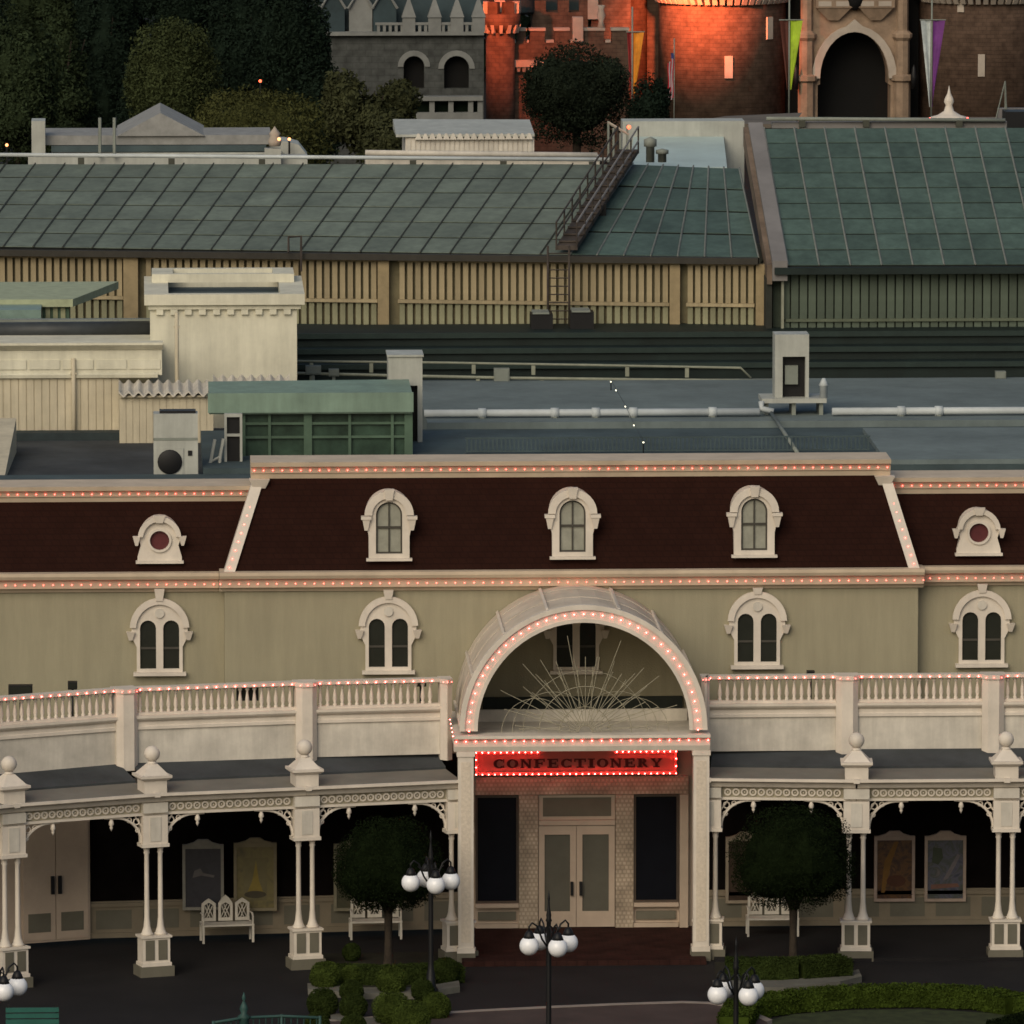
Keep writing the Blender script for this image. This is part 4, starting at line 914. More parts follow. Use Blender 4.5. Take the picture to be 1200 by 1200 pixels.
for a, b_ in zip(pr[:-1], pr[1:]):
    for k in range(6):
        c = a.lerp(b_, (k + .5) / 6); bb.tube([(c.x, c.y, .15), (c.x, c.y, .62)], .012, 4)
tag(bb.build('bars', TEALD, T), kind='stuff')

# ------------------------------------------------------------------ roofs right behind the facade
ZF, ZF2 = 10.38, 10.55
fx0, fx1 = X(345, 8, 520), X(1420, 8, 520)
b = MB().box(X(238, 6, 540), fx1, 6.21, 14.2, 8.5, ZF); F1 = b.build('flat_roof', BLUEDK); tag(F1, 'dark slate blue flat roof directly behind the mansard', 'roof')
b = MB().box(X(495, 18, 470), X(1500, 18, 470), 14.21, 24.0, 8.5, ZF2); F2 = b.build('flat_roof', BLUEROOF); tag(F2, 'paler grey flat roof behind the long white pipe', 'roof')
b = MB().box(X(1023, 10, 520), fx1, 6.3, 13.0, ZF + .002, ZF + .12); tag(b.build('roof_slab', BLUEROOF), 'grey raised roof slab at the right behind the mansard', 'roof')
MB().box(X(1023, 10, 520), fx1, 12.6, 13.0, ZF + .121, ZF + .17)
# cresting rail on the dark strip
T = thing('cresting_rail', 'low dark ironwork rail along the slate roof behind the mansard', 'railing', (X(780, 9), 9.0, ZF))
c0, c1 = X(545, 9, 525), X(1020, 9, 525)
MB().box(c0, c1, 9.0, 9.04, ZF + .36, ZF + .40).build('top_rail', BLUEDK, T); MB().box(c0, c1, 9.0, 9.04, ZF + .03, ZF + .07).build('bottom_rail', BLUEDK, T)
bb = MB(); k = 95
for i in range(k):
    x = c0 + (c1 - c0) * (i + .5) / k; bb.box(x - .018, x + .018, 9.005, 9.035, ZF + .0702, ZF + .3598)
tag(bb.build('bars', BLUEDK, T), kind='stuff')
# long white pipe with joints
T = thing('roof_pipe', 'long white pipe with joints across the grey roof', 'pipe', (X(700, 15.2), 15.2, ZF2))
c0, c1 = X(497, 15.2, 490), X(890, 15.2, 490); MB().tube([(c0, 15.2, ZF2 + .12), (c1, 15.2, ZF2 + .12)], .10, 10).build('pipe', PIPE, T)
c2, c3 = X(975, 15.2, 490), X(1400, 15.2, 490); MB().tube([(c2, 15.2, ZF2 + .12), (c3, 15.2, ZF2 + .12)], .10, 10).build('pipe', PIPE, T)
for px in (565, 650, 698, 742, 835, 1056, 1100): 
    x = X(px, 15.2, 490); MB().tube([(x - .1, 15.2, ZF2 + .12), (x + .1, 15.2, ZF2 + .12)], .135, 10).build('joint', PIPE, T)
    MB().box(x - .05, x + .05, 15.1, 15.3, ZF2, ZF2 + .03).build('bracket', PIPEG, T)
# cabinet on the roof, right
cy0 = 15.6
def pbox(px0, px1, py0, py1, Y, dp, z0=None, name='box', m=None, parent=None):
    a = at(px0, py1, Y); c = at(px1, py0, Y); return MB().box(a.x, c.x, Y, Y + dp, a.z if z0 is None else z0, c.z).build(name, m, parent)
T = thing('roof_cabinet', 'tall pale equipment cabinet standing on the grey roof', 'cabinet', (X(928, cy0, 470), cy0, ZF2))
zA, zB, zC = Z(392, cy0, 928), Z(418, cy0, 928), Z(466, cy0, 928)
x0, x1 = X(908, cy0, 430), X(948, cy0, 430)
MB().box(x0, x1, cy0, cy0 + .8, zB, zA).build('hood', ACW, T)
MB().box(x0, x0 + .2, cy0, cy0 + .8, zC, zB - .002).build('side_panel', ACW, T); MB().box(x1 - .09, x1, cy0, cy0 + .8, zC, zB - .002).build('side_panel', ACW, T)
MB().box(x0 + .201, x1 - .091, cy0 + .25, cy0 + .8, zC, zB - .003).build('recess', BLACK, T)
MB().box(x0 + .27, x0 + .60, cy0 + .12, cy0 + .249, Z(451, cy0, 928), Z(429, cy0, 928)).build('panel_box', PIPEG, T)
MB().box(X(892, cy0, 470), X(968, cy0, 470), cy0 - .2, cy0 + 1.0, zC - .12, zC - .002).build('platform', ACW, T)
for px in (898, 930, 962): x = X(px, cy0, 470); MB().box(x - .05, x + .05, cy0 - .1, cy0 + .9, ZF2, zC - .122).build('leg', PIPEG, T)
MB().tube([(X(892, 15.4, 470), 15.3, zC - .06), (X(892, 15.4, 470), 15.25, ZF2 + .2), (X(905, 15.4), 15.2, ZF2 + .13)], .08, 8).build('pipe_elbow', PIPE, T)
MB().tube([(X(904, 14.9, 492), 14.9, ZF2 + .12), (X(936, 8, 535), 8.0, ZF + .05)], .05, 8).build('drain_pipe', PIPEG, T)
MB().lathe([(.10, 0), (.10, .3), (.13, .32), (.04, .5)], (X(965, cy0, 470), cy0 - .05, zC - .0), 8).build('vent_cap', PIPE, T)
# grey box by the green shed
T = thing('vent_tower', 'grey square vent tower behind the green shed', 'vent', (X(475, 11.5), 11.5, ZF))
zA = Z(418, 11.5, 475); x0, x1 = X(455, 11.5, 440), X(495, 11.5, 440)
MB().box(x0, x1, 11.5, 12.6, Z(452, 11.5, 475), zA).build('hood', ACW, T); MB().box(x0 - .03, x1 + .03, 11.45, 12.65, zA + .001, zA + .05).build('cap', ACW, T)
MB().box(x1 - .12, x1, 11.5, 12.6, ZF, Z(452, 11.5, 475) - .002).build('side_panel', ACW, T); MB().box(x0 + .1, x1 - .121, 11.8, 12.6, ZF, Z(452, 11.5, 475) - .003).build('core', BLACK, T)
# green shed
T = thing('green_shed', 'pale green roofed shed with dark glazed sides on the roof', 'shed', (X(365, 8.5), 8.5, ZF))
yS = 8.6; x0, x1 = X(245, yS, 470), X(483, yS, 470); za, zb_ = Z(485, yS, 365), Z(461, yS, 365)
MB().hexa([(x0, yS, za), (x1, yS, za), (x1, yS + 2.6, za), (x0, yS + 2.6, za), (x0, yS, zb_), (x1, yS, zb_), (x1, yS + 2.6, zb_ + .05), (x0, yS + 2.6, zb_ + .02)]).build('roof', LGREEN, T)
MB().box(x0 - .03, x1 + .03, yS - .06, yS - .002, za + .04, zb_ + .02).build('fascia', LGREEN, T)
MB().box(x0 + .75, x1 - .1, yS + .22, yS + 3.0, ZF, za - .002).build('glass_wall', DGLASS, T)
for px in (286, 316, 361, 410, 460, 479):
    x = X(px, yS, 510); MB().box(x - (.10 if px in (361, 479) else .035), x + (.10 if px in (361, 479) else .035), yS + .12, yS + .219, ZF, za - .004).build('post', MGREEN, T)
for py in (497, 513): z = Z(py, yS, 365); MB().box(x0 + .8, x1 - .11, yS + .14, yS + .20, z - .03, z + .03).build('rail', MGREEN, T)
T = thing('door_frame', 'pale narrow metal frame with dark panes left of the green shed', 'frame', (X(273, 7.6), 7.6, ZF - .3))
x0, x1 = X(263, 7.6, 520), X(284, 7.6, 520); zt_, zm, zb_ = Z(485, 7.6, 273), Z(510, 7.6, 273), Z(563, 7.6, 273)
MB().plate([[(x0, zb_), (x1, zb_), (x1, zt_), (x0, zt_)], [(x0 + .06, zb_ + .06), (x0 + .06, zm - .03), (x1 - .06, zm - .03), (x1 - .06, zb_ + .06)], [(x0 + .06, zm + .03), (x0 + .06, zt_ - .08), (x1 - .06, zt_ - .08), (x1 - .06, zm + .03)]], 7.6, 7.8, True).build('frame', ACW, T)
MB().box(x0 + .05, x1 - .05, 7.7, 7.75, zb_ + .05, zt_ - .07).build('pane', BLACK, T)
T = thing('roof_ladder', 'small leaning pale bracket between the fan unit and the dark frame', 'bracket', (X(248, 7.4), 7.4, ZF - .3))
MB().tube([at(240, 560, 7.4), at(247, 541, 7.4), at(252, 515, 7.4)], .045, 5).build('rail', ACW, T); MB().tube([at(256, 558, 7.4), at(258, 535, 7.4), at(262, 514, 7.4)], .045, 5).build('rail', ACW, T)
MB().tube([at(247, 541, 7.4), at(258, 535, 7.4)], .03, 5).build('rung', ACW, T)
# fan unit
yA = 6.3; ZL = 10.0
T = thing('fan_unit', 'pale air conditioning unit with a round black fan behind the left parapet', 'air conditioner', (X(208, yA), yA, ZL))
x0, x1 = X(180, yA, 530), X(232, yA, 530); zA = Z(485, yA, 208)
MB().box(x0, x1, yA, yA + .6, ZL, zA).build('casing', ACW, T)
MB().box(x0 + .15, x1 - .05, yA + .1, yA + .55, zA + .001, zA + .06).build('top_grille', BLACK, T)
zf = Z(541, yA, 208); xf = X(199, yA, 541)
MB().box(X(183, yA, 540), X(215, yA, 540), yA - .03, yA - .001, zf - .36, zf + .33).build('front_panel', ACW, T)
MB(Matrix.Translation((xf, yA - .031, zf)) @ Matrix.Rotation(R(90), 4, 'X')).lathe([(.30, 0), (.30, .03), (.28, .04), (.02, .045)], (0, 0, 0), 20).build('fan_grille', BLACK, T)
MB().box(X(221, yA), X(226, yA), yA - .02, yA - .001, Z(534, yA, 208), Z(528, yA, 208)).build('badge', BLACK, T)
MB().box(x0, x1, yA - .012, yA - .001, Z(516, yA, 208), Z(513, yA, 208)).build('seam', PIPEG, T)
b = MB().box(wx0, X(240, 6.3, 540), 6.21, 20, 8.5, ZL); tag(b.build('flat_roof', mat('tar_roof', (.05, .055, .058), .9, .25, .6)), 'dark tar roof behind the left parapet', 'roof')
# sloping pale parapet at the far left
T = thing('roof_parapet', 'pale sloping parapet at the far left edge behind the left cornice', 'parapet', (X(2, 7), 7, ZL))
a = at(-30, 566, 6.4); c = at(4, 566, 6.4); d = at(19, 490, 13); e = at(-30, 490, 13)
MB().hexa([(a.x, a.y, ZL), (c.x, c.y, ZL), (d.x, d.y, ZL), (e.x, e.y, ZL), tuple(a), tuple(c), tuple(d), tuple(e)]).build('wall', BEIGE, T)
# shadowed wall base and dark roof, put into the colour of one dark box
b = pbox(-60, 140, 507, 548, 15.4, .6, ZL, 'shadow_strip', mat('dark_blue_shadow', (.03, .042, .045), .8)); tag(b, 'dark blue strip of painted shadow at the foot of the beige clad wall', 'upstand')

# ------------------------------------------------------------------ beige clad building and cream tower, left
T = thing('clad_building', 'beige vertically clad building with a moulded cornice at the left', 'building', (X(60, 16.2), 16.2, ZL))
yB = 16.2; x0, x1 = X(-60, yB, 470), X(190, yB, 470); z0, zc_, zt_ = Z(506, yB, 60), Z(440, yB, 60), Z(401, yB, 60)
MB().box(x0, X(140, yB, 470), yB + .03, yB + 4, ZL, zc_).build('wall', BEIGE, T)
kx = X(140, yB, 470); xx = kx
while xx > X(-5, yB): MB().box(xx - .185, xx - .012, yB, yB + .029, z0, zc_ - .005).build('board', BEIGE, T); xx -= .197
MB().box(x0, x1, yB - .02, yB + 4, zc_ + .001, zt_ - .2).build('frieze', BEIGE2, T)
xx = x1 - .05
while xx > X(-5, yB): MB().box(xx - .62 * 1.25, xx, yB - .05, yB - .021, zc_ + .16, zc_ + .40).build('panel', BEIGE2, T); xx -= .85
MB().extrude_x([(yB + .3, zc_ - .06), (yB - .08, zc_ - .06), (yB - .1, zc_ + .02), (yB - .03, zc_ + .06), (yB + .3, zc_ + .06)], x0, X(185, yB, 440)).build('moulding', BEIGE2, T)
MB().extrude_x([(yB + .3, zt_ - .199), (yB - .05, zt_ - .199), (yB - .22, zt_ - .06), (yB - .22, zt_), (yB + .3, zt_)], x0, X(191, yB, 403)).build('cornice', BEIGE2, T)
def downpipe(px, py0, py1, Y, label):
    a, c = at(px, py0, Y), at(px, py1, Y); T_ = thing('downpipe', label, 'pipe', tuple(c), group='cream downpipes')
    MB().tube([tuple(a), (a.x, a.y, c.z)], .055, 8).build('pipe', BEIGE, T_)
    for f in (.15, .85): MB().box(a.x - .08, a.x + .08, Y - .03, Y + .10, a.z + (c.z - a.z) * f - .02, a.z + (c.z - a.z) * f + .02).build('clip', BEIGE, T_)
downpipe(86, 420, 537, yB - .12, 'cream downpipe on the beige clad wall')
T = thing('block_tower', 'cream rendered tower with dentil cornice and sunken dark roof', 'building', (X(262, 18), 18, ZL))
yT = 18.0; x0, x1 = X(176, yT, 400), X(348, yT, 400); zc_ = Z(362, yT, 262); zt_ = Z(344, yT, 262)
MB().box(x0, x1, yT, yT + 4.2, ZL, zc_ - .001).build('wall', BEIGE2, T)
xo0, xo1 = X(169, yT, 350), X(357, yT, 350)
def ringbox(x0, x1, y0, y1, tx, ty, z0, z1, name, m, parent):
    o = MB(); o.box(x0, x1, y0, y0 + ty, z0, z1); o.box(x0, x1, y1 - ty, y1, z0, z1); o.box(x0, x0 + tx, y0 + ty + .001, y1 - ty - .001, z0, z1); o.box(x1 - tx, x1, y0 + ty + .001, y1 - ty - .001, z0, z1); return o.build(name, m, parent)
ringbox(xo0, xo1, yT - .2, yT + 4.6, .62, .35, zc_ + .12, zt_, 'parapet', BEIGE2, T)
MB().box(xo0 + .1, xo1 - .1, yT - .1, yT + 4.4, zc_, zc_ + .119).build('cornice', BEIGE2, T)
MB().box(xo0 + .5, xo1 - .5, yT + .1, yT + 4.3, zc_ + .1195, zc_ + .14).build('roof', BLUEDK, T)
ringbox(X(180, yT + .3), X(348, yT + .3), yT + 2.9, yT + 4.59, .55, .25, zt_ + .001, zt_ + .22, 'upper_rim', BEIGE2, T)
for k in range(10):
    x = x0 + .25 + k * (x1 - x0 - .5) / 9; MB().box(x - .09, x + .09, yT - .09, yT - .001, zc_ - .14, zc_ - .002).build('dentil', BEIGE2, T)
downpipe(207, 366, 480, yT - 1.9, 'cream downpipe before the cream tower')
# corrugated canopies under the tower
def corrugated(px0, px1, py0, py1, Y, dp, label, zb):
    a = at(px0, py1, Y); c = at(px1, py1, Y); zt = Z(py0, Y + dp, (px0 + px1) / 2); T_ = thing('corrugated_canopy', label, 'canopy', (a.x, Y, a.z))
    n = max(4, int((c.x - a.x) / .235)); wv = (c.x - a.x) / n; m = MB(); N = n * 6; v = []; f = []
    for i in range(N + 1):
        x = a.x + (c.x - a.x) * i / N; h = .055 * math.cos(2 * math.pi * i / 6)
        v += [(x, Y, a.z + h), (x, Y + dp, zt + h), (x, Y, a.z + h - .05)]
    for i in range(N): f += [(3 * i, 3 * i + 3, 3 * i + 4, 3 * i + 1), (3 * i + 2, 3 * i + 5, 3 * i + 3, 3 * i)]
    m.add(v, f, False); m.build('sheet', WHITE2, T_)
    MB().box(a.x + .02, c.x - .02, Y + .1, Y + dp - .02, a.z - .12, a.z - .07).build('support', BEIGE, T_)
corrugated(139, 244, 447, 461, 14.6, 1.5, 'cream corrugated canopy over the low beige lean-to', 0)
corrugated(250, 340, 441, 453, 16.0, 1.2, 'cream corrugated canopy at the foot of the cream tower behind the green shed', 0)
T = thing('lean_to', 'low beige boarded lean-to under the corrugated canopy', 'shed', (X(190, 14.8), 14.8, ZL))
x0, x1 = X(140, 14.8, 500), X(250, 14.8, 500); z0, z1 = ZL, Z(463, 14.8, 190)
MB().box(x0, x1, 14.83, 16.1, z0, z1).build('wall', BEIGE, T); xx = x0
while xx < x1 - .15: MB().box(xx + .006, xx + .164, 14.80, 14.829, Z(533, 14.8, 190), z1 - .01).build('board', BEIGE, T); xx += .17
# dark pipe/gutter and green sheds behind the beige building
b = MB().tube([at(-40, 388, 20), at(176, 386, 20)], .22, 12); tag(b.build('gutter_pipe', mat('dark_duct', (.04, .045, .048), .5)), 'thick dark duct lying behind the beige cornice', 'duct')
b = pbox(-60, 176, 374, 380, 20.4, .3, None, 'gutter_edge', PIPEG); tag(b, 'thin grey gutter edge above the dark duct', 'gutter')
T = thing('green_shed', 'light green flat-roofed shed in front of the louvred wall, far left', 'shed', (X(60, 23), 23, 10.5))
x0, x1 = X(-60, 23, 360), X(81, 23, 360); zb_, zt_ = 10.5, Z(350, 23, 40)
MB().box(x0, x1, 23, 27, zb_, zt_ - .2).build('wall', MGREEN, T)
MB().hexa([(x0, 22.8, zt_ - .199), (x1 + .1, 22.8, zt_ - .199), (X(139, 27.5, 345), 27.5, zt_ - .199), (x0, 27.5, zt_ - .199), (x0, 22.8, zt_), (x1 + .1, 22.8, zt_), (X(139, 27.5, 345), 27.5, zt_), (x0, 27.5, zt_)]).build('roof', mat('sage_metal', (.36, .40, .26), .6), T)
xx = x1 - .1
while xx > X(-2, 23): MB().box(xx - .12, xx, 22.95, 22.999, Z(374, 23, 40), zt_ - .21).build('slat', mat('sage_slat', (.30, .31, .19), .6), T); xx -= .2
b = pbox(-60, 48, 363, 376, 21.4, 1.5, None, 'skylight', mat('teal_skylight', (.18, .26, .23), .4)); tag(b, 'low pale teal skylight before the light green shed', 'skylight')

# ------------------------------------------------------------------ stepped gutters behind the grey roof
T = thing('stepped_gutter', 'dark green stepped gutters at the foot of the louvred halls', 'gutter', (X(700, 25), 25, 10.4))
gx0, gx1 = X(330, 25, 420), X(1450, 25, 420)
for (Y, py, m_) in ((24.05, 447, BLACK), (24.6, 426, DKGREEN), (25.4, 408, DKGREEN), (26.2, 390, DKGREEN)):
    z1 = Z(py, Y, 700); MB().box(gx0, gx1, Y, Y + 2.4, 10.3, z1).build('step', m_, T)
    if Y > 24.5: MB().box(gx0, gx1, Y - .10, Y - .002, z1 - .12, z1 + .02).build('lip', mat('green_lip', (.018, .032, .028), .6), T)
def hpipe(pts, Y, r, label, m=PIPEG):
    T_ = thing('roof_pipe', label, 'pipe', tuple(at(*pts[0], Y))); MB().tube([tuple(at(px, py, Y)) for px, py in pts], r, 6).build('pipe', m, T_)
    for (a, b_) in zip(pts[:-1], pts[1:]):
        if abs(b_[0] - a[0]) > 60:
            for k in range(int((b_[0] - a[0]) / 70)): 
                q = at(a[0] + (k + .5) * 70, a[1] + (b_[1] - a[1]) * (k + .5) * 70 / (b_[0] - a[0]), Y); MB().box(q.x - .05, q.x + .05, Y - .04, Y + .1, q.z - .28, q.z - r).build('bracket', m, T_)
hpipe([(330, 423), (520, 425), (700, 428), (868, 431), (880, 443)], 23.95, .035, 'thin pale pipe along the upper gutter, bending down before the cabinet', mat('tan_pipe', (.25, .26, .20), .6))
hpipe([(330, 437), (455, 440), (600, 443), (760, 445), (870, 446), (1140, 446), (1152, 452), (1300, 453)], 23.8, .045, 'grey pipe on brackets along the edge of the grey roof', mat('tan_pipe', (.25, .26, .20), .6))
for px, py, w_, h_, lab in ((588, 440, 18, 16, 'small pale junction box on the edge pipe left of centre'), (368, 434, 18, 10, 'small grey junction box right of the cream tower'), (392, 437, 12, 8, 'tiny grey junction box left of the vent tower'), (1171, 440, 12, 9, 'small reddish grey junction box at the right end of the gutters')):
    Y = 23.7; T_ = thing('junction_box', lab, 'box', tuple(at(px, py + h_ / 2, Y)), group='junction boxes along the gutter pipes')
    MB().box(X(px - w_ / 2, Y), X(px + w_ / 2, Y), Y, Y + .25, Z(py + h_ / 2, Y, px), Z(py - h_ / 2, Y, px)).build('casing', PIPEG, T_)
    MB().box(X(px - w_ / 2, Y) + .03, X(px + w_ / 2, Y) - .03, Y - .02, Y - .001, Z(py + h_ / 2, Y, px) + .03, Z(py - h_ / 2, Y, px) - .03).build('lid', PIPEG, T_)
    MB().box(X(px, Y) - .04, X(px, Y) + .04, Y + .05, Y + .2, ZF2, Z(py + h_ / 2, Y, px) - .001).build('stand', PIPEG, T_)

# ------------------------------------------------------------------ louvred halls with panelled roofs
H1 = thing('louvred_hall', 'long hall with cream louvred wall and grey-green panelled roof', 'building', (X(450, 30), 30, 10.4))
ze = Z(302, 28.0, 885)
def YE(px): return 28.0 + 3.4 * (885 - px) / 905.0
def eave(px, py): return at(px, py, YE(px))
E0, E1 = (-60, 289), (885, 302)
def epy(px): return 289 + 13 * (px + 20) / 905
def patch(parent, c00, c10, c11, c01, nu, nv, m, seam, gap=.010, th=.012, skip=None, sr=.024, every=1, crop=None):
    """panels on a bilinear sheet c00-c10 (eave) to c01-c11 (ridge), with standing seams"""
    c00, c10, c11, c01 = map(Vector, (c00, c10, c11, c01))
    B = lambda u, v: (c00 * (1 - u) + c10 * u) * (1 - v) + (c01 * (1 - u) + c11 * u) * v
    for i in range(nu):
        for j in range(nv):
            gu = gap * .8; gv = gap * 3.6
            q = [B((i + gu) / nu, (j + gv) / nv), B((i + 1 - gu) / nu, (j + gv) / nv), B((i + 1 - gu) / nu, (j + 1 - gv) / nv), B((i + gu) / nu, (j + 1 - gv) / nv)]
            lift = Vector((0, 0, random.uniform(-.004, .008)))
            MB().hexa([p - Vector((0, 0, th)) for p in q] + [p + lift for p in q]).build('roof_panel', m, parent)
    dk = MB()
    for i in range(nu):
        for j in range(nv):
            q = [B(i / nu, j / nv), B((i + 1) / nu, j / nv), B((i + 1) / nu, (j + 1) / nv), B(i / nu, (j + 1) / nv)]; dk.add([p - Vector((0, 0, .035)) for p in q], [(0, 1, 2, 3)])
    dk.build('roof_deck', PGAP, parent)
    for i in range(0, nu + 1, every):
        MB().tube([B(i / nu, 0) + Vector((0, 0, .02)), B(i / nu, 1) + Vector((0, 0, .02))], sr, 4).build('seam', seam, parent)
    return B
# left roof: ridge shifted right of the eave because the sheet faces half left
ridge = lambda px, py, dY: at(px, py, YE(px) + dY)
pa, pb = eave(-100, epy(-100)), eave(668, epy(668)); pd, pc = ridge(-28, 192, 9.5), ridge(742, 192, 9.5)
patch(H1, pa, pb, pc, pd, 22, 6, HALLROOF, SEAMDK)
pb2 = eave(889, epy(889)); pc2 = ridge(866, 197, 8.5)
patch(H1, pb, pb2, pc2, pc, 7, 4, HALLROOF2, SEAMLT, sr=.025)
# eave gutter and wall below
ga, gb = eave(-100, epy(-100)), eave(889, epy(889))
M, L, a_ = frame((ga.x, ga.y), (gb.x, gb.y)); zg = (ga.z + gb.z) / 2
MB(M).box(0, L, -.22, .10, zg - .20, zg - .03).build('gutter', mat('dark_gutter', (.035, .032, .026), .7), H1)
zw0, zw1 = Z(389, 28.3, 800), zg - .21
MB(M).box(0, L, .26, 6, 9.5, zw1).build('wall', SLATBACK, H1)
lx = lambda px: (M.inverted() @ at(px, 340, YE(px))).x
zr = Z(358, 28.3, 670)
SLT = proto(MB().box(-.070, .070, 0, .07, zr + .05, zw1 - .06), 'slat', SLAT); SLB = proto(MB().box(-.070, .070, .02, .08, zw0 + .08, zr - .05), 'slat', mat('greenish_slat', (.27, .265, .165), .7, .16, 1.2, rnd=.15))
for (p0_, p1_) in ((-30, 144), (169, 442), (466, 784), (804, 884)):
    a, c = lx(p0_), lx(p1_); n_ = max(1, round((c - a) / .215))
    for k in range(n_):
        x = a + (c - a) * (k + .5) / n_
        if p0_ < 0 and x < lx(-4): continue
        piece('slat', SLT, M @ Vector((x, .10, 0)), H1, a_); piece('slat', SLB, M @ Vector((x, .10, 0)), H1, a_)
    MB(M).box(a, c, .05, .20, zr - .045, zr + .045).build('rail', SLAT, H1); MB(M).box(a, c, .06, .20, zw1 - .058, zw1 - .001).build('rail', SLAT, H1); MB(M).box(a, c, .06, .2, zw0, zw0 + .075).build('rail', mat('green_lip', (.018, .032, .028), .6), H1)
for (p0_, p1_) in ((145, 162), (443, 456), (785, 797), (886, 896)):
    MB(M).box(lx(p0_), lx(p1_), -.05, .25, zw0 - .3, zw1 - .002).build('pilaster', PILAST, H1)
# right hall
H2 = thing('green_hall', 'hall at the right with deep green panelled roof and dark louvred wall', 'building', (X(1060, 27), 27, 10.4))
Y2 = 27.0; rz2 = Z(150, Y2 + 8.6, 1000); e2 = Z(311, Y2, 1000)
xe0, xe1 = X(905, Y2, 311), X(1420, Y2, 311)
xr0 = X(880, Y2 + 8.6, 150); 
nu = 12; step = (X(1180, Y2, 311) - X(953, Y2, 311)) / 6.0
xe1 = xe0 + .95 + 11 * step
sh = X(923, Y2 + 8.6, 152) - X(952, Y2, 308)
patch(H2, (xe0 + .42, Y2, e2), (xe1, Y2, e2), (xe1 + sh, Y2 + 8.6, rz2), (xe0 + .42 + sh, Y2 + 8.6, rz2), 12, 9, HALLROOF2, SEAMLT, sr=.028)
# sloping coping on its gable
MB().hexa([(xe0, Y2 - .1, e2 - .4), (xe0 + .40, Y2 - .1, e2 - .4), (xe0 + .40 + sh, Y2 + 8.9, rz2 - .4), (xe0 + sh, Y2 + 8.9, rz2 - .4),
           (xe0, Y2 - .1, e2 + .14), (xe0 + .40, Y2 - .1, e2 + .14), (xe0 + .40 + sh, Y2 + 8.9, rz2 + .14), (xe0 + sh, Y2 + 8.9, rz2 + .14)]).build('coping', COPING, H2)
MB().hexa([(xe0 - .14, Y2, e2 - .5), (xe0 - .002, Y2, e2 - .5), (xe0 + sh - .002, Y2 + 8.8, rz2 - .5), (xe0 + sh - .14, Y2 + 8.8, rz2 - .5), (xe0 - .14, Y2, e2 + .02), (xe0 - .002, Y2, e2 + .02), (xe0 + sh - .002, Y2 + 8.8, rz2 + .02), (xe0 + sh - .14, Y2 + 8.8, rz2 + .02)]).build('flashing', mat('copper_flashing', (.17, .125, .09), .7, .25, 1.5), H2)
MB().box(xe0 + .05, xe1, Y2 - .22, Y2 + .05, e2 - .22, e2 - .04).build('gutter', DKGREEN, H2)
MB().box(xe0 + .05, xe1, Y2 + .42, Y2 + 8, 9.5, e2 - .23).build('wall', mat('green_backing', (.045, .06, .045), .9), H2)
zw0b = Z(398, Y2, 1060); zrb = Z(376, Y2, 1060); zw1b = e2 - .24
S2 = proto(MB().box(-.098, .098, 0, .07, zrb + .04, zw1b - .02), 'slat', SLATDK); S2b = proto(MB().box(-.098, .098, .02, .08, zw0b, zrb - .04), 'slat', SLATDK)
xx = X(922, Y2, 340)
while xx < X(1215, Y2, 340): piece('slat', S2, (xx, Y2 + .26, 0), H2); piece('slat', S2b, (xx, Y2 + .26, 0), H2); xx += .235
MB().box(X(920, Y2), xe1, Y2 + .22, Y2 + .40, zrb - .038, zrb + .038).build('rail', mat('green_rail', (.11, .13, .09), .7), H2)
MB().box(X(916, Y2, 360), X(919, Y2, 360), Y2 + .1, Y2 + .3, 10.5, zw1b).build('downpipe', mat('tan_pipe', (.25, .26, .20), .6), H2)
MB().box(X(898, Y2, 360), X(905, Y2, 360), Y2 + .1, Y2 + 3, 9.5, zw1b - .1).build('end_wall', mat('dark_end_wall', (.03, .032, .026), .9), H2)

# sloping walkway and ladder on the left roof
T = thing('roof_walkway', 'rusty stair walkway with handrails climbing the grey-green roof', 'walkway', tuple(at(660, 300, 28.5)))
q0, q1, q2, q3 = eave(652, 293), eave(676, 293), ridge(748, 180, 9.4), ridge(724, 180, 9.4)
up = Vector((0, 0, .12)); MB().hexa([tuple(p) for p in (q0, q1, q2, q3)] + [tuple(p + up) for p in (q0, q1, q2, q3)]).build('tread_deck', RUST, T)
for (s0, s1, nm) in ((q0, q3, 'handrail'), (q1, q2, 'handrail')):
    for h in (.35, .75): MB().tube([s0 + Vector((0, 0, h)), s1 + Vector((0, 0, h))], .028, 5).build(nm, RUST if s0 == q0 else COPING, T)
    for k in range(9): c = s0.lerp(s1, k / 8); MB().tube([c, c + Vector((0, 0, .75))], .025, 5).build('post', RUST, T)
for k in range(14):
    c, d = q0.lerp(q3, (k + .5) / 14), q1.lerp(q2, (k + .5) / 14); MB().hexa([tuple(p + Vector((0, o1, o2))) for o2 in (.125, .17) for p, o1 in ((c, -.1), (d, -.1), (d, .1), (c, .1))]).build('tread', RUST, T)
p = ridge(706, 262, 4.0); MB().box(p.x - .1, p.x + .1, p.y, p.y + .2, p.z - .1, p.z + .55).build('lamp_box', BLACK, T)
T = thing('wall_ladder', 'rusty vertical ladder in front of the cream louvred wall', 'ladder', tuple(at(655, 388, 27.8)))
for px in (642, 667): MB().tube([at(px, 288, 28.0), at(px, 392, 28.0)], .035, 6).build('stile', RUST, T)
for k in range(10): MB().tube([at(642, 297 + k * 9.6, 28.0), at(667, 297 + k * 9.6, 28.0)], .018, 5).build('rung', RUST, T)
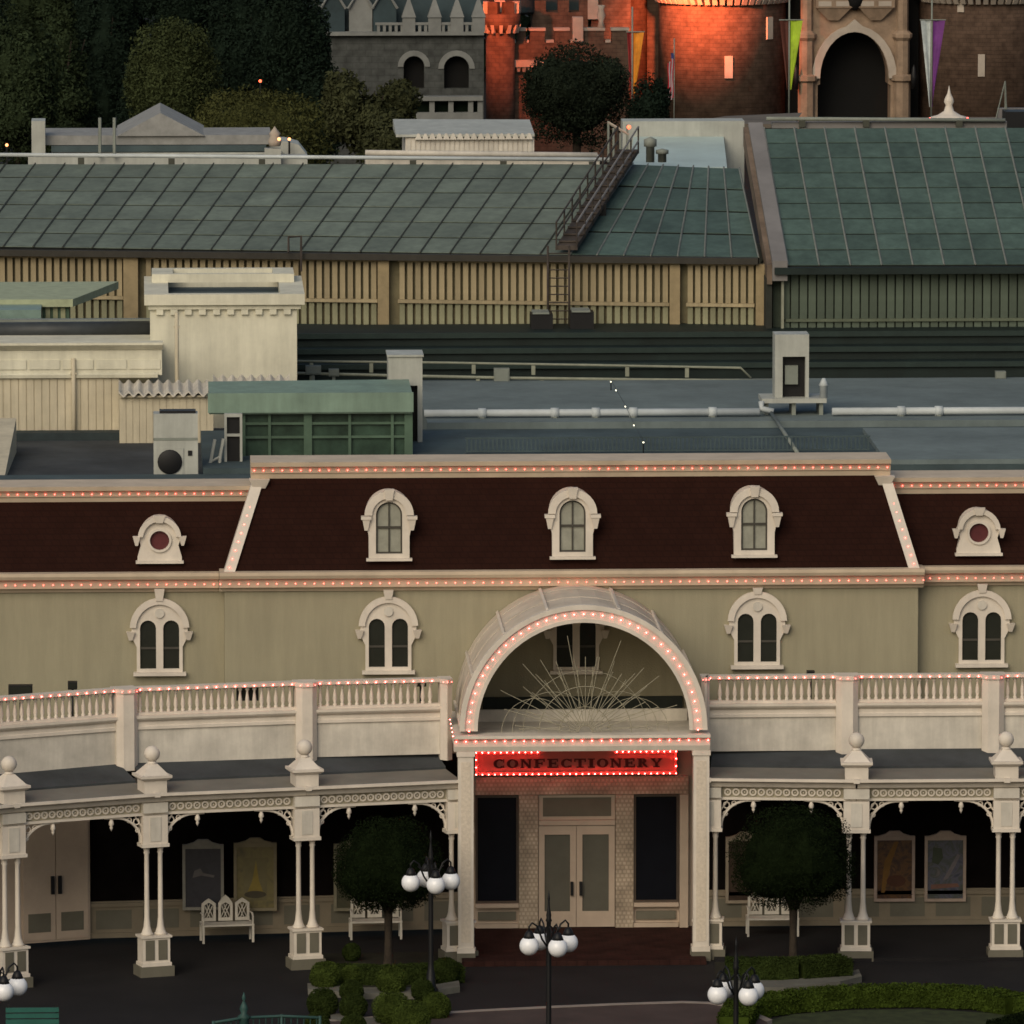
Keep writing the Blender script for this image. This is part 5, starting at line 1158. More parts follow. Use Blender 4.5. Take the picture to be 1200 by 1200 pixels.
for px0_, px1_, h_, lab in ((622, 648, 16, 'dark equipment box left of the ladder foot'), (668, 696, 18, 'dark equipment box right of the ladder foot')):
    T = thing('equipment_box', lab, 'box', tuple(at(px0_, 384, 27.2))); x0, x1 = X(px0_, 27.2, 380), X(px1_, 27.2, 380); z1 = Z(384 - h_, 27.2, 660)
    MB().box(x0, x1, 27.2, 27.9, Z(390, 27.2, 660), z1).build('casing', BLACK, T); MB().box(x0 + .05, x1 - .1, 27.15, 27.95, z1 + .001, z1 + .05).build('lid', PIPEG, T)
    MB().box(x0 + .05, x1 - .05, 27.5, 27.8, Z(400, 27.2, 660) - 1.2, Z(390, 27.2, 660) - .001).build('stand', BLACK, T)
T = thing('bent_pipe', 'thin dark bent pipe standing at the eave left of centre', 'pipe', tuple(at(338, 300, 29.6)))
MB().tube([at(338, 296, 29.6), at(338, 278, 29.8), at(353, 277, 29.8), at(353, 300, 29.6), at(353, 318, 29.6)], .035, 5).build('pipe', RUST, T)
# ridge rail
T = thing('ridge_pipe', 'long thin pale pipe along the ridge of the grey-green roof', 'pipe', tuple(ridge(300, 188, 9.8)))
MB().tube([ridge(-40, 181, 9.6), ridge(725, 187, 9.6)], .06, 6).build('pipe', PIPE, T)
for px in (95, 201, 307, 484, 590, 694): 
    c = ridge(px, 183 + px * .008, 9.6); MB().box(c.x - .09, c.x + .09, c.y - .05, c.y + .1, c.z - .32, c.z - .03).build('bracket', SEAMDK, T)
T = thing('ridge_pipe', 'thin pale pipe along the ridge of the deep green roof', 'pipe', tuple(at(1000, 141, 36.2)))
MB().tube([at(898, 139, 36.2), at(1178, 141, 36.2)], .06, 6).build('pipe', PIPEG, T); MB().box(X(905, 36.3, 146), X(1180, 36.3, 146), 36.3, 36.6, Z(150, 36.3, 1000), Z(143, 36.3, 1000)).build('ridge_cap', COPING, T)
for px in (940, 1015, 1124): c = at(px, 144, 36.2); MB().box(c.x - .09, c.x + .09, 36.15, 36.28, c.z - .12, c.z + .08).build('bracket', SEAMDK, T)

# ------------------------------------------------------------------ roof-top structures beyond the ridges
T = thing('gabled_rooftop', 'long pale rooftop structure with a low gable at the upper left', 'building', (X(200, 44), 44, 12))
Yg = 44.0
def gz(py): return Z(py, Yg, 200)
MB().box(X(60, Yg, 170), X(330, Yg, 170), Yg, Yg + 2, 12, gz(179)).build('wall', ACW, T)
MB().box(X(33, Yg, 170), X(360, Yg, 190), Yg - .4, Yg - .002, 12, gz(181)).build('parapet', ACW, T)
MB().box(X(60, Yg, 170), X(312, Yg, 170), Yg + .05, Yg + 2.6, gz(178), gz(171)).build('glass_strip', BLUEDK, T)
MB().box(X(52, Yg, 170), X(318, Yg, 170), Yg + .3, Yg + 3, gz(170.5), gz(159.5)).build('fascia', mat('pale_grey_roof', (.27, .27, .26), .8), T)
MB().plate([[(X(137, Yg, 160), gz(160)), (X(240, Yg, 160), gz(160)), (X(188, Yg, 133), gz(133))]], Yg + .2, Yg + 4, True).build('gable', mat('pale_grey_roof', (.27, .27, .26), .8), T)
MB().box(X(37, Yg, 160), X(53, Yg, 160), Yg - .1, Yg + .9, 12, gz(141)).build('chimney', ACW, T)
MB().plate([[(X(318, Yg + .5), gz(185)), (X(362, Yg + .5), gz(185)), (X(352, Yg + .5), gz(172)), (X(338, Yg + .5), gz(168)), (X(318, Yg + .5), gz(166))]], Yg + .5, Yg + 2, True).build('curved_end', ACW, T)
for px in (117, 134): MB().tube([at(px, 185, Yg - .6), at(px, 138, Yg - .6)], .05, 5).build('mast', PIPEG, T)
T = thing('roof_statue', 'small weathered ornament lit by a warm lamp on the pale rooftop', 'ornament', tuple(at(322, 190, Yg - .8)))
MB().box(X(312, Yg - .8), X(331, Yg - .8), Yg - .8, Yg - .45, gz(190), gz(172)).build('pedestal', ACW, T)
c = at(322, 163, Yg - .6); MB().sphere((0, 0, 0), .01, 4, 3)
MB().lathe([(.16, -.2), (.2, -.05), (.13, .08), (.17, .16), (.05, .30), (.01, .36)], tuple(c), 8).build('figure', CASTL, T)
c = at(327, 163, Yg - 1.0); MB().sphere(tuple(c), .05, 8, 6).build('lamp', GLINT, T)
for px, py, Y, lab, m_ in ((8, 170, 44, 'warm orange lamp among the dark trees at the left edge', GLINT), (305, 95, 130, 'tiny red lamp among the dark trees', GLINTR), (339, 163, 44, 'tiny warm lamp right of the rooftop ornament', GLINT)):
    c = at(px, py, Y); T = thing('small_lamp', lab, 'lamp', (c.x, c.y, 10)); MB().sphere(tuple(c), .045 * (Y + 200) / 244, 8, 6).build('bulb', m_, T); MB().tube([(c.x, c.y, 10), tuple(c - Vector((0, 0, .06)))], .03, 5).build('pole', BLACK, T)
T = thing('corrugated_rooftop', 'white corrugated rooftop housing with a scalloped edge', 'housing', (X(545, 44), 44, 12)); Yc = 44.0; cz_ = lambda py: Z(py, Yc, 545)
MB().box(X(475, Yc, 170), X(626, Yc, 170), Yc, Yc + 3, 12, cz_(161)).build('wall', WHITE2, T)
MB().hexa([(X(465, Yc), Yc - .1, cz_(160)), (X(626, Yc), Yc - .1, cz_(160)), (X(626, Yc), Yc + 3, cz_(160)), (X(465, Yc), Yc + 3, cz_(160)), (X(465, Yc), Yc - .1, cz_(157)), (X(626, Yc), Yc - .1, cz_(157)), (X(626, Yc), Yc + 3, cz_(150)), (X(465, Yc), Yc + 3, cz_(149))]).build('roof', ACW, T)
x0, x1 = X(487, Yc), X(624, Yc)
for k in range(17): x = x0 + (x1 - x0) * (k + .5) / 17; MB().frustum(x, Yc - .1, cz_(163), cz_(156), .10, .06, .03, .05).build('scallop', WHITE2, T)
for k in range(26): x = X(477, Yc) + (X(624, Yc) - X(477, Yc)) * (k + .5) / 26; MB().box(x - .05, x + .05, Yc - .03, Yc - .001, cz_(182), cz_(164)).build('rib', WHITE2, T)
MB().box(X(427, Yc, 185), X(700, Yc, 185), Yc - 1.2, Yc - .5, 12, cz_(180)).build('parapet', WHITE2, T)
MB().tube([at(428, 179, Yc - 1.3), at(700, 182, Yc - 1.3)], .09, 6).build('edge_roll', WHITE2, T)
T = thing('roof_skylight', 'pale blue-green skylight panel between the two hall roofs', 'skylight', (X(800, 42), 42, 13)); Ys = 40.0
a, b_ = at(738, 196, Ys), at(852, 196, Ys); c, d = at(848, 160, Ys + 5), at(742, 160, Ys + 5)
MB().hexa([(a.x, a.y, 13), (b_.x, b_.y, 13), (c.x, c.y, 13), (d.x, d.y, 13), tuple(a), tuple(b_), tuple(c), tuple(d)]).build('glazing', SKYL, T)
MB().box(d.x - .3, c.x + .6, Ys + 5.01, Ys + 6, 13, Z(142, Ys + 5, 800)).build('upstand', ACW, T)
for px, h_ in ((762, 30), (776, 16)): q = at(px, 190, 39.0); MB().lathe([(.12, 0), (.12, h_ / 42 * .6), (.18, h_ / 42 * .62), (.18, h_ / 42 * .9), (.02, h_ / 42)], (q.x, q.y, q.z), 8).build('vent', PIPEG, T)
T = thing('roof_mast', 'thin metal masts with a small warm lamp at the top of the walkway', 'mast', tuple(at(722, 185, 39.5)))
for px, py in ((713, 142), (719, 150), (735, 146), (727, 156)): MB().tube([at(px, 190, 39.5), at(px, py, 39.5)], .035, 5).build('pole', PIPEG, T)
MB().tube([at(712, 143, 39.5), at(737, 158, 39.5)], .04, 5).build('arm', CASTL, T); MB().sphere(tuple(at(737, 149, 39.3)), .06, 8, 6).build('lamp', GLINTR, T)
b = MB().hexa([tuple(q) for q in (at(790, 150, 50), at(905, 150, 50), at(905, 150, 56), at(790, 150, 56))] + [tuple(q) for q in (at(802, 144, 50), at(930, 146, 50), at(940, 132, 60), at(850, 136, 60))]); tag(b.build('terrace', BROWN), 'brownish stone roof terrace in front of the castle gate', 'terrace')
b = MB().box(X(935, 52, 140), X(1320, 52, 140), 50.5, 51.6, 12, Z(141, 50.5, 1080)); tag(b.build('terrace', BROWN), 'brownish stone roof terrace behind the deep green roof ridge', 'terrace')
T = thing('terrace_rail', 'pale low parapet and stays at the right behind the deep green roof', 'railing', tuple(at(1180, 140, 45)))
MB().box(X(1170, 45, 135), X(1260, 45, 135), 45, 45.3, 12, Z(127, 45, 1190)).build('parapet', COPING, T)
for px, py in ((1167, 133), (1178, 96), (1180, 133)): MB().tube([at(px, 140, 44.5), at(1178, 95, 44.5)], .02, 4).build('stay', PIPEG, T)
b = MB().box(X(1176, 44, 140), X(1260, 44, 140), 43.5, 44.4, 12, Z(131, 43.5, 1190)); tag(b.build('roof_box', BLACK), 'black box at the right edge behind the deep green roof', 'box')
# white spire finial with red bulbs
T = thing('roof_finial', 'small white spire finial ringed with red bulbs above the deep green roof', 'finial', tuple(at(1112, 146, 39))); c = at(1112, 137, 39); u = 1 / 42.
MB().lathe([(22 * u, -6 * u), (22 * u, 0), (14 * u, 2 * u), (6 * u, 7 * u), (4 * u, 14 * u), (6 * u, 18 * u), (5 * u, 22 * u), (2 * u, 28 * u), (.2 * u, 37 * u)], tuple(c), 14).build('spire', WHITE, T)
for k in range(14): a = 2 * math.pi * k / 14; piece('bulb', BULBME, (c.x + 22.5 * u * math.cos(a), c.y + 22.5 * u * math.sin(a), c.z - 1 * u), T)
MB().box(c.x - .15, c.x + .15, 38.9, 39.3, 12, c.z - .145).build('base', WHITE2, T)

# ------------------------------------------------------------------ the stone castle beyond (a plain generic stand-in)
YC = 220.0
def cz(py, px=850, Y=YC): return Z(py, Y, px)
def tower_uv(cx, cy, r): return lambda co: (math.atan2(co.y - cy, co.x - cx) * r, co.z)
def round_tower(px0, px1, Y, ztop, label, py_corb=None, battl=True, m=CASTB, n=40):
    a, c = X(px0, Y, 60), X(px1, Y, 60); r = (c - a) / 2; cx = (a + c) / 2; T = thing('round_tower', label, 'tower', (cx, Y + r, 0))
    MB().lathe([(r, 0), (r, ztop)], (cx, Y + r, 0), n).build('wall', m, T, tower_uv(cx, Y + r, r)); return T, cx, Y + r, r
# gatehouse
G = thing('castle_gatehouse', 'tan stone castle gatehouse with a dark arched gateway', 'gatehouse', (X(1000, YC, 80), YC, 0))
x0, x1 = X(946, YC, 80), X(1056, YC, 80); u = 1 / 23.7; gc = X(1001, YC, 80)
ga = 40 * u; zs = cz(92)
hole = [(gc - ga - .12, -1), (gc - ga - .12, zs - .35), (gc - ga, zs - .3)] + list(reversed(arc(gc, zs, ga, 0, 180, 16, cz(38) - zs))) + [(gc + ga, zs - .3), (gc + ga + .12, zs - .35), (gc + ga + .12, -1)]
MB().plate([[(x0, -1.2), (x1, -1.2), (x1, 14), (x0, 14)], hole], YC, YC + 1.6).build('wall', CASTT, G)
oo = arc(gc, zs, ga + .42, 0, 180, 16, cz(38) - zs + .34); oo[8] = (oo[8][0], oo[8][1] + .3); ii = arc(gc, zs, ga + .02, 0, 180, 16, cz(38) - zs + .02)
MB().plate([oo + list(reversed(ii))], YC - .25, YC + .01).build('arch_moulding', CASTL, G)
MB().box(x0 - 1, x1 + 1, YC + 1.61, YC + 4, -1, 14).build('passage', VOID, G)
for sx, px in ((-1, 945), (1, 1057)):
    x = X(px, YC, 60); MB().lathe([(.42, -1), (.42, zs - .2), (.56, zs - .1), (.56, zs + .12), (.36, zs + .2), (.36, cz(48)), (.5, cz(44)), (.5, cz(40)), (.30, cz(36)), (.30, 14)], (x, YC - .1, 0), 8, False).build('buttress', CASTT, G)
    q = x + sx * .55; MB().lathe([(.12, zs - .5), (.16, zs + .1), (.10, zs + .5), (.02, zs + .7)], (q, YC - .5, 0), 8).build('lantern', BLACK, G)
for sx in (-1, 1):
    x = gc + sx * 1.05; MB().frustum(x, YC - .1, cz(24), cz(9), .25, .1, .85, .35).build('balcony_corbel', CASTT, G)
    MB().box(x - .9, x + .9, YC - .5, YC, cz(8.8), cz(-6)).build('balcony', CASTT, G)
    for k in (-.45, .42): MB().box(x + k - .32, x + k + .32, YC - .52, YC - .501, cz(7), cz(1)).build('panel', CASTL, G)
MB().lathe([(.1, 0), (.35, .25), (.45, .6), (.3, .8)], (gc, YC - .3, cz(12)), 10).build('boss', VOID, G)
# great round towers either side
T, cx, cyy, r = round_tower(776, 926, YC - 1.5, 15, 'big round brown stone tower left of the castle gate, lit orange by a floodlight')
for px, py in ((853, 76), (902, 32)):
    a = math.asin((X(px, YC - 1, py) - cx) / r); x, y = cx + r * math.sin(a), cyy - r * math.cos(a)
    MB(Matrix.Translation((x, y, 0)) @ Matrix.Rotation(a, 4, 'Z')).box(-.20, .20, -.08, .15, cz(py + 13), cz(py - 13)).build('slit_window', CASTL, T)
for k in range(26):
    a = R(-78 + k * 6.2); x, y = cx + r * math.sin(a), cyy - r * math.cos(a); MB(Matrix.Translation((x, y, 0)) @ Matrix.Rotation(a, 4, 'Z')).frustum(0, -.14, cz(3.5), cz(-3), .12, .1, .12, .3).build('corbel', CASTL, T)
MB().lathe([(r + .35, cz(-3.2)), (r + .4, 15.4)], (cx, cyy, 0), 40).build('parapet', CASTB, T, tower_uv(cx, cyy, r))
T, cx, cyy, r = round_tower(1084, 1236, YC - 1.5, 15, 'big round brown stone tower right of the castle gate, unlit')
for px, py in ((1149, 75), (1126, 0)):
    a = math.asin((X(px, YC - 1, py) - cx) / r); x, y = cx + r * math.sin(a), cyy - r * math.cos(a)
    MB(Matrix.Translation((x, y, 0)) @ Matrix.Rotation(a, 4, 'Z')).box(-.17, .17, -.08, .15, cz(py + 13), cz(py - 13)).build('slit_window', CASTL, T)
for k in range(22):
    a = R(-66 + k * 6.2); x, y = cx + r * math.sin(a), cyy - r * math.cos(a); MB(Matrix.Translation((x, y, 0)) @ Matrix.Rotation(a, 4, 'Z')).frustum(0, -.14, cz(3.5), cz(-3), .12, .1, .12, .3).build('corbel', CASTL, T)
MB().lathe([(r + .35, cz(-3.2)), (r + .4, 15.4)], (cx, cyy, 0), 40).build('parapet', CASTB, T, tower_uv(cx, cyy, r))
# curtain walls in shade between towers and gate
b = MB().box(X(900, YC + 1.7, 60), X(946, YC, 60) - .3, YC + 2.4, YC + 5, -1, 15); tag(b.build('castle_wall', CASTF), 'dark recessed castle wall between the left tower and the gate', 'wall')
b = MB().box(X(1056, YC, 60) + .3, X(1100, YC, 60), YC + 2.4, YC + 5, -1, 15); tag(b.build('castle_wall', CASTF), 'dark recessed castle wall between the gate and the right tower', 'wall')
T, *_ = round_tower(706, 760, YC + 3, 15, 'slim brown tower behind the rampart, left of the big lit tower')
b = MB().box(X(735, YC, 60), X(785, YC, 60), YC + 4, YC + 6, -1, 15); tag(b.build('castle_wall', CASTF), 'narrow castle wall joining the slim tower to the big lit tower', 'wall')
T = thing('round_tower', 'slim reddish tower with a small ledge at the top edge above the rampart', 'tower', (X(712, YC + 1), YC + 1, 0))
MB().box(X(692, YC + 1.5), X(738, YC + 1.5), YC + 1.5, YC + 3, 0, 15).build('wall', CASTF, T); MB().box(X(688, YC + 1.3), X(700, YC + 1.3), YC + 1.2, YC + 1.49, cz(24), 15).build('pilaster', CASTL, T)
# rampart with battlements
RW = thing('rampart_wall', 'crenellated castle rampart lit red, behind the round dark tree', 'wall', (X(665, YC - 2, 90), YC - 2, 0)); Yr = YC - 2.0
x0, x1 = X(598, Yr, 90), X(737, Yr, 90); MB().box(x0, x1, Yr, Yr + 1.2, 0, cz(50, 665, Yr)).build('wall', CASTF, RW)
merl = ((606, 616), (621, 638), (650, 666), (684, 707), (716, 735))
for a, c in merl:
    m_ = MB().box(X(a, Yr), X(c, Yr), Yr + .001, Yr + .6, cz(50, 665, Yr) + .001, cz(36, 665, Yr)).build('merlon', CASTF, RW); MB().box(X(a, Yr) - .05, X(c, Yr) + .05, Yr - .06, Yr + .65, cz(36, 665, Yr) + .001, cz(33, 665, Yr)).build('coping', CASTL, m_)
prev = 598
for a, c in merl + ((737, 737),):
    if a > prev + 2: MB().box(X(prev, Yr) + .06, X(a, Yr) - .06, Yr - .06, Yr + .65, cz(50, 665, Yr) + .002, cz(47, 665, Yr)).build('coping', CASTL, RW)
    prev = c
MB().box(X(670, Yr + .2), X(682, Yr + .2), Yr - .3, Yr + .4, cz(48, 665, Yr), cz(20, 665, Yr)).build('chimney', CASTL, RW)
MB().lathe([(.2, 0), (.12, .3), (.22, .6), (.14, .9), (.2, 1.1)], (X(705, Yr, 25), Yr + .4, cz(33, 705, Yr)), 8).build('ornament', CASTL, RW)
MB().box(X(598, Yr), X(640, Yr), Yr - .4, Yr - .001, cz(78, 620, Yr), cz(70, 620, Yr)).build('ledge', CASTL, RW)
for k in range(6): x = X(601, Yr) + k * .27; MB().frustum(x, Yr - .18, cz(84, 620, Yr), cz(78.2, 620, Yr), .07, .05, .1, .17).build('corbel', CASTL, RW)
# corner turret
TT, cx, cyy, r = round_tower(570, 604, YC - 3.2, cz(38, 586, YC - 3.2), 'slim crenellated corner turret with orange lit edges', m=CASTB, n=20)
MB().lathe([(r, cz(38, 586, YC - 3)), (r + .28, cz(30, 586, YC - 3)), (r + .28, cz(16, 586, YC - 3)), (r + .02, cz(16, 586, YC - 3))], (cx, cyy, 0), 20).build('parapet', CASTB, TT, tower_uv(cx, cyy, r))
for k in range(14):
    a = 2 * math.pi * k / 14; MB(Matrix.Translation((cx + (r + .12) * math.sin(a), cyy - (r + .12) * math.cos(a), 0)) @ Matrix.Rotation(a, 4, 'Z')).frustum(0, 0, cz(39, 586, YC - 3), cz(29, 586, YC - 3), .07, .08, .09, .2).build('corbel', CASTL, TT)
for k in range(7):
    a = 2 * math.pi * (k + .5) / 7; MB(Matrix.Translation((cx + (r + .1) * math.sin(a), cyy - (r + .1) * math.cos(a), 0)) @ Matrix.Rotation(a, 4, 'Z')).box(-.26, .26, -.17, .17, cz(15.8, 586, YC - 3), cz(2, 586, YC - 3)).build('merlon', CASTL if k % 2 else CASTB, TT)
b = MB(); cx2 = X(607, YC, 40); b.lathe([(.85, 8), (.85, cz(18)), (.9, cz(14)), (.5, 14.5), (.05, 16)], (cx2, YC + 1.5, 0), 16); tag(b.build('conical_roof', TEALRF), 'dark blue conical roof peeping over the turret battlements', 'roof')
b = MB().box(X(625, YC), X(690, YC), YC + 1.4, YC + 3, 0, cz(16)); tag(b.build('castle_wall', CASTF), 'dark castle wall rising behind the rampart', 'wall')
b = MB().box(X(640, YC), X(692, YC), YC + 3.1, YC + 6, 0, 15); tag(b.build('castle_wall', TEALRF), 'dark slate clad upper wall behind the rampart', 'wall')
RB2 = thing('castle_battlement', 'dark battlement on top of the wall behind the rampart', 'battlement', (X(658, YC), YC + 1.4, cz(16)))
for a, c in ((624, 641), (655, 668), (680, 692)): MB().box(X(a, YC), X(c, YC), YC + 1.401, YC + 1.9, cz(16) + .001, cz(2)).build('merlon', CASTF, RB2)
# floodlight on the castle: it stands behind the hall roofs and burns red-orange
def flood(loc, target, power, size, col, spread, label):
    T = thing('castle_floodlight', label, 'floodlight', tuple(loc)); ld = bpy.data.lights.new('flood', 'SPOT'); lo = bpy.data.objects.new('flood', ld); COL.objects.link(lo)
    lo.location = loc; ld.energy = power; ld.color = col; ld.spot_size = R(spread); ld.spot_blend = .8; ld.shadow_soft_size = size
    lo.rotation_euler = (Vector(target) - Vector(loc)).to_track_quat('-Z', 'Y').to_euler()
    MB(Matrix.Translation(Vector(loc) + Vector((0, 0, .45)))).box(-.3, .3, -.2, .2, -.25, .2).box(-.06, .06, -.06, 4.5, .05, .16).build('housing', BLACK, T)
FR = (1.0, .17, .055)
flood((X(786, YC - 5, 0), YC - 5.2, cz(-34)), (X(818, YC, 40), YC + .5, cz(22)), 12500, .25, FR, 84, 'black floodlight high on the big left castle tower, throwing orange light')
flood((X(556, YC - 7, 0), YC - 8.0, cz(-34)), (X(600, YC, 50), YC - 2.5, cz(38)), 22000, .25, FR, 62, 'black floodlight throwing orange light on the corner turret and rampart')
# banners and flags
def banner(px, py0, py1, Y, cols, wpx, label, ptop):
    xp = X(px, Y, py0); z0, z1 = cz(py1, px, Y), cz(py0, px, Y); uu = (Y + 200) / FPX; T = thing('banner', label, 'banner', (xp, Y, 2))
    MB().tube([(xp, Y, 2), (xp, Y, cz(ptop, px, Y))], .045, 6).build('pole', PIPEG, T)
    for k, (side, wl_, wb, col) in enumerate(cols):
        m_ = mat('banner_' + '_'.join(f'{q:.2f}' for q in col), col, .6, .15, 2); N = 10; v = []; f = []
        for i in range(N + 1):
            t = i / N; z = z1 + (z0 - z1) * t; wd = (wl_ * (1 - t) + wb * t) * uu
            for j in range(5):
                s_ = j / 4; v.append((xp + side * (.06 + s_ * wd), Y - .05 + .10 * math.sin(s_ * 5 + t * 1.5) * (1 - .3 * t), z))
        for i in range(N):
            for j in range(4): f.append((5 * i + j, 5 * i + j + 1, 5 * i + j + 6, 5 * i + j + 5))
        v2 = [(p[0], p[1] + .02, p[2]) for p in v]; MB().add(v + v2, f + [tuple(len(v) + q for q in reversed(ff)) for ff in f], True).build('cloth', m_, T)
        MB().tube([(xp, Y - .05, z1 + .03), (xp + side * (.1 + wl_ * uu), Y - .05, z1 + .03)], .03, 5).build('arm', PIPEG, T)
banner(925, 24, 105, YC - 8, ((-1, 10, 1, (.10, .03, .02)), (1, 14, 1, (.36, .52, .03))), 14, 'half dark red, half lime green pointed banner left of the castle gate', -10)
banner(1092, 24, 125, YC - 8, ((-1, 12, 1, (.50, .55, .54)), (1, 14, -1, (.15, .035, .20))), 14, 'half white, half purple pointed banner right of the castle gate', -10)
banner(741, 38, 110, YC - 9, ((1, 12, 2, (.70, .25, .02)), (-1, 5, 1, (.30, .03, .03))), 12, 'orange pointed banner beside the round dark tree', 8)
T = thing('striped_flag', 'small furled red and white striped flag before the lit castle tower', 'flag', (X(789, YC - 10, 100), YC - 10, 1.5)); xp = X(790, YC - 10, 100); Yf = YC - 10
MB().tube([(xp, Yf, 1.5), (xp, Yf, cz(45, 790, Yf))], .03, 6).build('pole', PIPEG, T)
for k in range(5):
    m_ = MB(); z1 = cz(66 + k * 2, 790, Yf); v = []; f = []
    for i in range(9):
        t = i / 8; o_ = .04 * math.sin(t * 9 + k)
        v += [(xp - .02 - .055 * k - .02 * t + o_ * .5, Yf - .05 - .05 * (k % 2), z1 - t * 2.0), (xp - .085 - .055 * k - .02 * t + o_ * .5, Yf - .05 - .05 * (k % 2) - .04, z1 - t * 2.0)]
    for i in range(8): f.append((2 * i, 2 * i + 1, 2 * i + 3, 2 * i + 2))
    v2 = [(p[0], p[1] + .02, p[2]) for p in v]; m_.add(v + v2, f + [tuple(len(v) + q for q in reversed(ff)) for ff in f]); m_.build('stripe', mat('flag_red', (.60, .03, .05), .6) if k % 2 == 0 else mat('flag_white', (.55, .45, .46), .6), T)
MB().box(xp - .16, xp - .03, Yf - .12, Yf - .11, cz(69, 790, Yf), cz(62, 790, Yf)).build('canton', mat('flag_blue', (.03, .04, .15), .6), T)

# ------------------------------------------------------------------ grey arcaded stone hall, upper left of the castle
YH = 205.0
H = thing('stone_hall', 'grey stone hall with dark arches and a balustraded roof', 'building', (X(480, YH, 80), YH, 0)); hz = lambda py: Z(py, YH, 490)
x0, x1 = X(372, YH, 60), X(572, YH, 60)
arches = []
for a, c in ((474, 498), (521, 550)): 
    q0_, q1_ = X(a, YH), X(c, YH); zsA = hz(66) - (q1_ - q0_) / 2; arches.append(list(reversed(archloop(q0_, q1_, hz(104), zsA, 10))))
x1 = X(567, YH, 60)
MB().plate([[(x0, 0), (x1, 0), (x1, hz(41)), (x0, hz(41))]] + arches, YH, YH + .6).build('wall', HALLST, H)
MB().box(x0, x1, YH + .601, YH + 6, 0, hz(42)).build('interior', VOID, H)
for l in arches:
    xs = [p[0] for p in l]; c = (min(xs) + max(xs)) / 2; r = (max(xs) - min(xs)) / 2; zsA = hz(66) - r
    MB().plate([arc(c, zsA, r + .28, 0, 180, 12) + list(reversed(arc(c, zsA, r + .02, 0, 180, 12)))], YH - .06, YH - .001).build('arch_moulding', HALLTR, H)
MB().box(x0, x1, YH - .35, YH + .5, hz(41) + .001, hz(37)).build('cornice', HALLTR, H)
xx = X(443, YH)
while xx < X(562, YH): MB().box(xx, xx + .14, YH - .2, YH - .08, hz(36.9), hz(29)).build('baluster', HALLTR, H); xx += .28
MB().box(X(441, YH), X(566, YH), YH - .24, YH - .04, hz(28.9), hz(26)).build('top_rail', HALLTR, H)
for px in (480, 510, 536, 561): x = X(px, YH); MB().box(x - .3, x + .3, YH - .28, YH + .3, hz(36.9), hz(20)).build('pier', HALLTR, H); MB().frustum(x, YH, hz(19.9), hz(-3), .34, .34, .03, .03).build('pinnacle', HALLTR, H)
RFo = MB().hexa([(x0, YH + .8, hz(36)), (x1, YH + .8, hz(36)), (x1, YH + 8, hz(36)), (x0, YH + 8, hz(36)), (x0 + .3, YH + 3, 17), (x1, YH + 3, 17), (x1, YH + 5, 17), (x0 + .3, YH + 5, 17)]); RFo.build('roof', TEALRF, H)
for px in (362, 392, 424, 452):
    x = X(px, YH + .5); MB().plate([[(x - .55, hz(40)), (x + .55, hz(40)), (x + .55, hz(10)), (x, hz(-14)), (x - .55, hz(10))]], YH + .2, YH + 2.5).build('gable', HALLTR if px == 424 else TEALRF, H)
    MB().tube([(x - .6, YH + .1, hz(10)), (x, YH + .1, hz(-14)), (x + .6, YH + .1, hz(10))], .07, 5).build('gable_trim', HALLTR, H)
# garden balustrade below
T = thing('stone_balustrade', 'low grey stone balustrade below the arches', 'balustrade', (X(525, YH - 6), YH - 6, 0)); Yb = YH - 6; bz = lambda py: Z(py, Yb, 520)
MB().box(X(476, Yb), X(566, Yb), Yb, Yb + .4, 0, bz(132)).build('plinth', HALLTR, T); MB().box(X(474, Yb), X(566, Yb), Yb - .1, Yb + .5, bz(118), bz(113)).build('top_rail', HALLTR, T)
for px in (481, 507, 529, 552, 563): x = X(px, Yb); MB().box(x - .12, x + .12, Yb + .05, Yb + .35, bz(131.9), bz(118.1)).build('post', HALLTR, T)
MB().box(X(480, Yb + .6), X(566, Yb + .6), Yb + .6, Yb + 1, 0, bz(116)).build('hedge_back', LEAFK, T)

